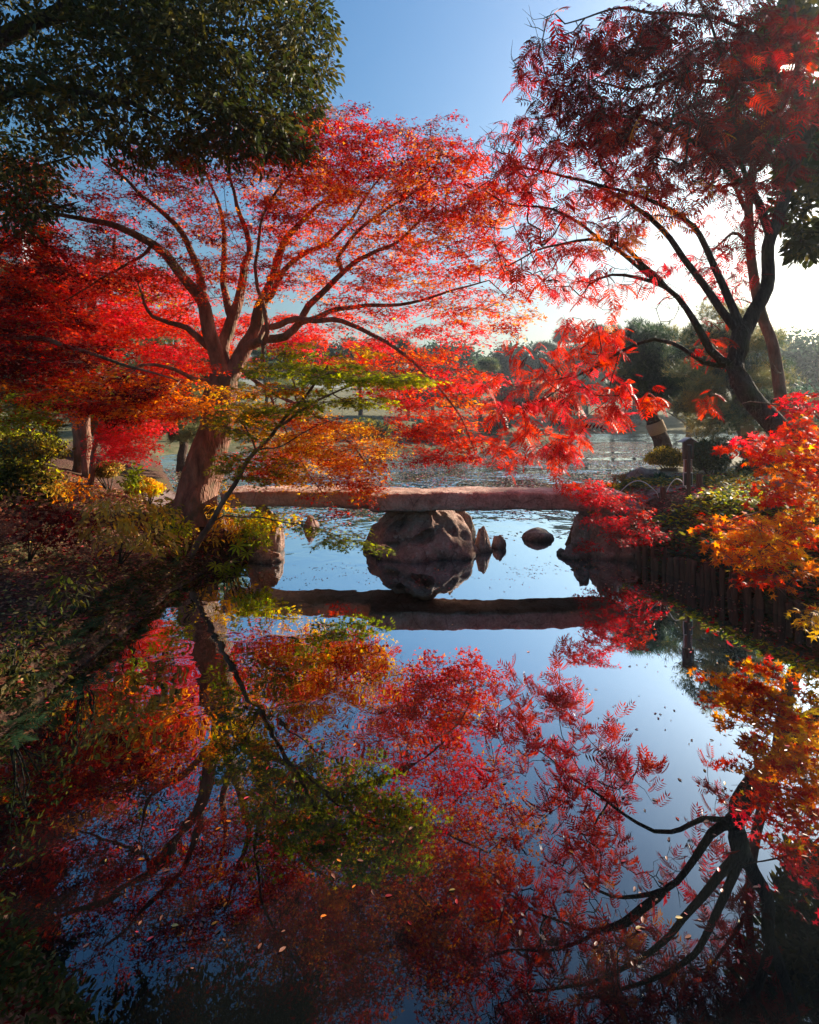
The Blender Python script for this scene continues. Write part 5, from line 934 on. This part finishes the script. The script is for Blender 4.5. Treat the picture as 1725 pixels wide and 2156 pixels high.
plant('leafy_shrub', 'small bright green shrub standing left of the big maple roots', b, [(278, 1000, 12, 22, 7.6, .1, 1, {'lime': 2, 'green': 2})], 12, 'oval', 0.07, 14, 0.10, 405, 4, 'shrub')
b = bpt(20, 1420)
plant('leafy_shrub', 'dark sparse shrub with long yellow-green leaves at the left edge near the water', b, [(60, 1320, 50, 30, 4.0, .2, 1, {'olive': 2, 'evergreen': 2}), (20, 1370, 40, 40, 3.8, .2, 1, {'olive': 1, 'evergreen': 2}), (90, 1400, 30, 30, 4.0, .1, .8, {'olive': 1, 'evergreen': 2})], 34, 'oval', 0.045, 7, 0.13, 406, 6, 'shrub', droop=0.6)
b = bpt(470, 1150)
plant('leafy_shrub', 'golden-leaved shrub glowing at the waterline behind the leaning stem', b, [(470, 1075, 28, 25, 8.2, .2, 1, {'gold': 2, 'yellow': 2}), (505, 1110, 25, 22, 8.2, .2, 1, {'gold': 2, 'yellow': 3}), (440, 1130, 20, 15, 8.0, .2, .8, {'gold': 3}), (490, 1030, 15, 12, 8.4, .1, .5, {'gold': 2})], 44, 'oval', 0.075, 10, 0.12, 407, 6, 'shrub')
b = bpt(490, 1165)
plant('maple_seedling', 'yellow-green maple seedlings under the left end of the bridge', b, [(550, 1100, 40, 15, 8.0, .2, 1, {'lime': 3, 'yellow': 1}), (520, 1080, 30, 12, 8.1, .2, 1, {'lime': 3, 'green': 1}), (600, 1085, 18, 12, 7.9, .1, .8, {'yellow': 3, 'lime': 1}), (540, 1130, 30, 15, 7.9, .2, 1, {'lime': 2, 'green': 2})], 50, 'maple5', 0.055, 22, 0.16, 408, 6, 'seedling')
b = bpt(410, 1150)
plant('leafy_shrub', 'fine green leaves growing on the bank just left of the leaning stem', b, [(375, 1110, 22, 18, 7.3, .1, 1, {'lime': 2, 'green': 2}), (345, 1085, 20, 12, 7.2, .1, 1, {'lime': 2, 'olive': 2}), (395, 1150, 15, 15, 7.3, .1, .7, {'green': 2})], 26, 'blade', 0.06, 22, 0.12, 409, 4, 'shrub')
# large palmate leaves hanging at the water
lvp = Leaves(); rg = np.random.default_rng(5); pr = empty('palmate_plant', bpt(480, 1180)); tag(pr, 'big hand-shaped green leaves hanging over the water under the golden shrub', 'plant'); tb = Tubes(); Ps = []
for (dx, dy) in [(500, 1150), (520, 1165), (485, 1185), (510, 1195), (535, 1145), (470, 1205), (495, 1220), (455, 1190), (525, 1120)]:
    e = U(dx, dy, 7.75+rg.normal()*.1); e[2] = max(e[2], 0.04); s0 = np.array(pr.location); tb.add([s0, (s0+e)/2+np.array([0, 0, .12]), e], [.008, .006, .004], 5); Ps.append(e)
Ps = np.array(Ps); m_ = len(Ps); lvp.add(T_PALM, Ps, norm(np.array([0.3, -0.8, -0.25])+rg.standard_normal((m_, 3))*.3), norm(np.array([.2, -.5, 1])+rg.standard_normal((m_, 3))*.25), rg.uniform(.13, .2, m_), palcol(['lime' if rg.random() < .4 else 'green' for _ in range(m_)], rg))
V, F = tb.arrays(); mesh_obj('stem', V, F, M['bark_dark'], pr, smooth=True); lvp.build('foliage', M['maple_leaf'], pr)
# ferns
def fern(dx, dy, s, seed, lb, grp, pal='pine', at=None):
    rg = np.random.default_rng(seed); x, y, z = at or bpt(dx, dy); m = 9; a = np.arange(m)/m*6.28+rg.uniform(0, 1, m); D = np.stack([np.cos(a), np.sin(a), np.full(m, .35)], 1); lv = Leaves()
    lv.add(T_FERN, np.repeat([[x, y, z+.02]], m, 0), norm(D), norm(np.array([0, 0, 1])+rg.standard_normal((m, 3))*.25), s*rg.uniform(.7, 1.2, m), palcol([pal]*m, rg)*1.0)
    tag(lv.build('fern', M['maple_leaf']), lb, 'fern', grp)
for i, (dx, dy, s) in enumerate([(235, 1270, .28), (265, 1250, .26), (205, 1300, .25), (300, 1235, .26), (330, 1215, .22), (360, 1200, .25), (170, 1335, .26), (120, 1380, .25), (90, 1440, .26), (50, 1480, .24), (285, 1280, .25), (380, 1225, .22), (140, 1400, .22), (30, 1530, .22)]):
    fern(dx, dy, s, 500+i, 'green fern arching over the dark earth at the left waterline', 'ferns along the left waterline')
for i, (dx, dy, s) in enumerate([(1420, 1170, .25), (1480, 1190, .28), (1545, 1220, .28), (1600, 1225, .25), (1370, 1150, .22), (1500, 1230, .22), (1650, 1250, .26), (1460, 1130, .22), (1395, 1120, .2), (1690, 1290, .28)]):
    fern(dx, dy, s, 530+i, 'fern hanging over the wooden piles on the right bank', 'ferns over the wooden piles', 'bluegreen')

# ================================================================== litter, bamboo grass, floating leaves
def scatter_ground(name, n, sel, pals, size, seed, tpl, tilt=0.5, mat='litter', up=0.012, label=None):
    rg = np.random.default_rng(seed); P = sel(rg, n); z = gza(P[:, 0], P[:, 1]); d = sdist(P[:, 0], P[:, 1]); ok = (d > 0.02) & (z > 0.01); P = P[ok]; z = z[ok]; m = len(P)
    P3 = np.column_stack([P, z+up+0.03*rg.random(m)]); a = rg.uniform(0, 6.28, m); D = np.stack([np.cos(a), np.sin(a), rg.normal(0, .25, m)], 1); Nn = norm(np.array([0, 0, 1.0])+rg.standard_normal((m, 3))*tilt)
    names = list(pals); ws = np.array([pals[k] for k in names], float); nm = np.array(names)[rg.choice(len(names), m, p=ws/ws.sum())]
    lv = Leaves(); lv.add(tpl, P3, norm(D), Nn, size*rg.uniform(.6, 1.4, m), palcol(nm, rg, .2)); return tag(lv.build(name, M[mat]), kind='stuff')
scatter_ground('fallen_leaves', 48000, lambda rg, n: np.column_stack([-2.7-rg.random(n)**1.3*6, 3.4+rg.random(n)*8.5]), {'brown': 6, 'ochre': 2, 'crimson': 1, 'dark': 2, 'gold': .6, 'pink': .3}, 0.045, 1, T_OVAL, .55)
scatter_ground('fallen_leaves', 24000, lambda rg, n: np.column_stack([2.6+rg.random(n)*6, 4.5+rg.random(n)*7]), {'brown': 4, 'crimson': 2, 'pink': 1.5, 'dark': 2}, 0.055, 2, T_OVAL, .6)
scatter_ground('fallen_leaves', 6000, lambda rg, n: np.column_stack([-4+rg.random(n)*3.5, 0.9+rg.random(n)*2.2]), {'brown': 2, 'dark': 3, 'evergreen': 4}, 0.022, 3, T_OVAL, .6)
def sasa_sel(rg, n):
    P = np.column_stack([3.2+rg.random(n)*4.2, 5.2+rg.random(n)*4.0]); nn = np.array([mnoise.noise(Vector((p[0]*1.2, p[1]*1.2, 3))) for p in P]); d = sdist(P[:, 0], P[:, 1]); return P[(nn > -0.15) & (d > 0.25) & (P[:, 1] < 8.6+0.5*sm(4.7, 5.4, P[:, 0]))]
def blades(name, n, sel, pals, size, seed, h=0.22, tpl=T_BLADE, per=7):
    rg = np.random.default_rng(seed); B = sel(rg, n); z = gza(B[:, 0], B[:, 1]); m0 = len(B); hh = h*rg.uniform(.4, 1.2, m0)
    P = np.repeat(np.column_stack([B, z]), per, 0); m = len(P); t = np.tile(np.linspace(.35, 1, per), m0); P[:, 2] += np.repeat(hh, per)*t; P[:, :2] += rg.normal(0, .02, (m, 2))
    a = rg.uniform(0, 6.28, m); D = norm(np.stack([np.cos(a), np.sin(a), rg.uniform(-.3, .7, m)], 1)); Nn = norm(np.array([0, 0, 1.0])+rg.standard_normal((m, 3))*.4)
    names = list(pals); ws = np.array([pals[k] for k in names], float); nm = np.array(names)[rg.choice(len(names), m, p=ws/ws.sum())]
    lv = Leaves(); lv.add(tpl, P, D, Nn, size*rg.uniform(.6, 1.3, m), palcol(nm, rg, .15)); return tag(lv.build(name, M['maple_leaf']), kind='stuff')
blades('bamboo_grass', 5200, sasa_sel, {'pine': 3, 'olive': 3, 'lime': 2.5, 'gold': 1.5}, 0.10, 4, 0.13)
blades('bank_grass', 1600, lambda rg, n: (lambda P: P[(sdist(P[:, 0], P[:, 1]) > 0.15)])(np.column_stack([3.2+rg.random(n)**1.5*6, 10.1+rg.normal(0, .35, n)])), {'olive': 3, 'pine': 2, 'gold': 1}, 0.08, 14, 0.12)
blades('bank_grass', 15000, lambda rg, n: (lambda P: P[(sdist(P[:, 0], P[:, 1]) > 0.05) & (sdist(P[:, 0], P[:, 1]) < 1.6)])(np.column_stack([-4+rg.random(n)*4, 1.0+rg.random(n)*2.3])), {'olive': .6, 'evergreen': 6, 'dark': 1}, 0.034, 5, 0.09)  # dense blades, their dark colour stands in for shade on the near bank
blades('bank_grass', 3000, lambda rg, n: (lambda P: P[(sdist(P[:, 0], P[:, 1]) > 0.02) & (sdist(P[:, 0], P[:, 1]) < 0.35)])(np.column_stack([-3.6+rg.random(n)*1.5, 3.5+rg.random(n)*5.5])), {'evergreen': 3, 'brown': 2, 'olive': 1}, 0.06, 6, 0.07)
blades('bank_grass', 2600, lambda rg, n: (lambda P: P[(sdist(P[:, 0], P[:, 1]) > 0.0) & (sdist(P[:, 0], P[:, 1]) < 0.12)])(np.column_stack([3.0+rg.random(n)*2, 4.6+rg.random(n)*4.2])), {'pine': 2, 'olive': 2, 'brown': 2, 'crimson': .6, 'pink': .4}, 0.10, 17, 0.30)
blades('bank_grass', 15000, lambda rg, n: (lambda P: P[(sdist(P[:, 0], P[:, 1]) > 0.01) & (sdist(P[:, 0], P[:, 1]) < 0.45)])(np.column_stack([2.8+rg.random(n)*3, 4.2+rg.random(n)*5])), {'evergreen': 2, 'pine': 2, 'dark': 1, 'brown': 1.5, 'olive': 1, 'crimson': .5}, 0.075, 7, 0.10)
def float_leaves(name, P, seed, size, pals, tpl=T_OVAL):
    rg = np.random.default_rng(seed); P = P[(sdist(P[:, 0], P[:, 1]) < -0.03)]; m = len(P); P3 = np.column_stack([P, np.full(m, 0.004)]); a = rg.uniform(0, 6.28, m); D = np.stack([np.cos(a), np.sin(a), 0*a], 1); Nn = norm(np.array([0, 0, 1.0])+rg.standard_normal((m, 3))*.12)
    names = list(pals); ws = np.array([pals[k] for k in names], float); nm = np.array(names)[rg.choice(len(names), m, p=ws/ws.sum())]; lv = Leaves(); lv.add(tpl, P3, D, Nn, size*rg.uniform(.5, 1.3, m), palcol(nm, rg, .2)); return tag(lv.build(name, M['floating']), kind='stuff')
rg = np.random.default_rng(9)
Pf = np.column_stack([-10+rg.random(110000)*27, 9.6+rg.random(110000)**0.8*30]); nn = np.array([mnoise.noise(Vector((p[0]*.35, p[1]*.6, 0)))+.5*mnoise.noise(Vector((p[0]*1.6, p[1]*2.5, 5))) for p in Pf]); Pf = Pf[nn > -0.30]
float_leaves('floating_leaves', Pf, 10, 0.080, {'brown': 3, 'ochre': 3, 'buff': 4, 'pink': .8, 'crimson': .5})
Pn = []
for (cx, cy, sx_, sy_, k) in [(0.2, 7.5, 1.8, .35, 520), (-1.6, 7.6, .8, .35, 380), (2.6, 7.9, .8, .35, 420), (3.2, 7.3, .5, .5, 420), (3.7, 6.0, .4, .5, 320), (3.4, 5.2, .6, .4, 260), (-2.6, 6.5, .3, 1, 160), (-2.3, 5.2, .5, .6, 90), (0, 5, 2.5, 2, 60), (-.3, 2.7, .12, .12, 9), (-1.2, 2.9, .35, .15, 40), (.9, 3.2, .6, .5, 36), (1.5, 3.8, .5, .6, 60), (1.3, 2.5, .3, .12, 22), (-.9, 2.4, .2, .08, 22), (2.3, 3.3, .4, .3, 40), (-.6, 3.5, .5, .4, 24), (2.2, 4.4, .5, .5, 26)]:
    Pn.append(np.column_stack([cx+rg.normal(0, 1, k)*sx_, cy+rg.normal(0, 1, k)*sy_]))
Pn = np.concatenate(Pn); Pn = Pn[Pn[:, 1] > 1.9]; nn = np.array([mnoise.noise(Vector((p[0]*1.6, p[1]*3.2, 8)))+.6*mnoise.noise(Vector((p[0]*5, p[1]*8, 2))) for p in Pn]); Pn = Pn[(nn > 0.02) | (Pn[:, 1] < 4.5)]
float_leaves('floating_leaves', Pn, 11, 0.029, {'brown': 4, 'orange': 1, 'pink': 1, 'crimson': 2, 'ochre': 1})

lt = np.random.default_rng(31); k_ = 90; xs_ = -2.8+lt.random(k_)*6; ys_ = np.where(xs_ < -0.3, 8.98, 8.62)+lt.uniform(-.26, .26, k_)
zt_ = 1.005+0.045*np.sin(np.pi*np.clip((xs_+0.62)/3.97, 0, 1))*0.6+0.012
lv = Leaves(); a_ = lt.uniform(0, 6.28, k_); lv.add(T_OVAL, np.column_stack([xs_, ys_, zt_]), np.stack([np.cos(a_), np.sin(a_), 0*a_], 1), norm(np.array([0, 0, 1.])+lt.standard_normal((k_, 3))*.25), 0.05*lt.uniform(.6, 1.3, k_), palcol(lt.choice(['brown', 'crimson', 'orange', 'ochre'], k_), lt)); tag(lv.build('fallen_leaves', M['litter']), kind='stuff')
# ================================================================== haze
HAZE = 0.0009
if HAZE > 0:
    m, nt, out = new_mat('haze'); v = N(nt, 'ShaderNodeVolumePrincipled'); v.inputs['Density'].default_value = HAZE; v.inputs['Color'].default_value = (0.80, 0.90, 1.0, 1); v.inputs['Anisotropy'].default_value = 0.6
    nt.links.new(v.outputs[0], out.inputs['Volume'])
    hx0, hx1, hy0, hy1, hz0, hz1 = -1300, 1300, -120, 1500, -2.2, 33.5
    V = np.array([(x, y, z) for x in (hx0, hx1) for y in (hy0, hy1) for z in (hz0, hz1)], float); F = np.array([(0, 1, 3, 2), (4, 6, 7, 5), (0, 4, 5, 1), (2, 3, 7, 6), (0, 2, 6, 4), (1, 5, 7, 3)])
    tag(mesh_obj('haze', V, F, m), kind='stuff')
print('leaves', LEAFCOUNT[0])
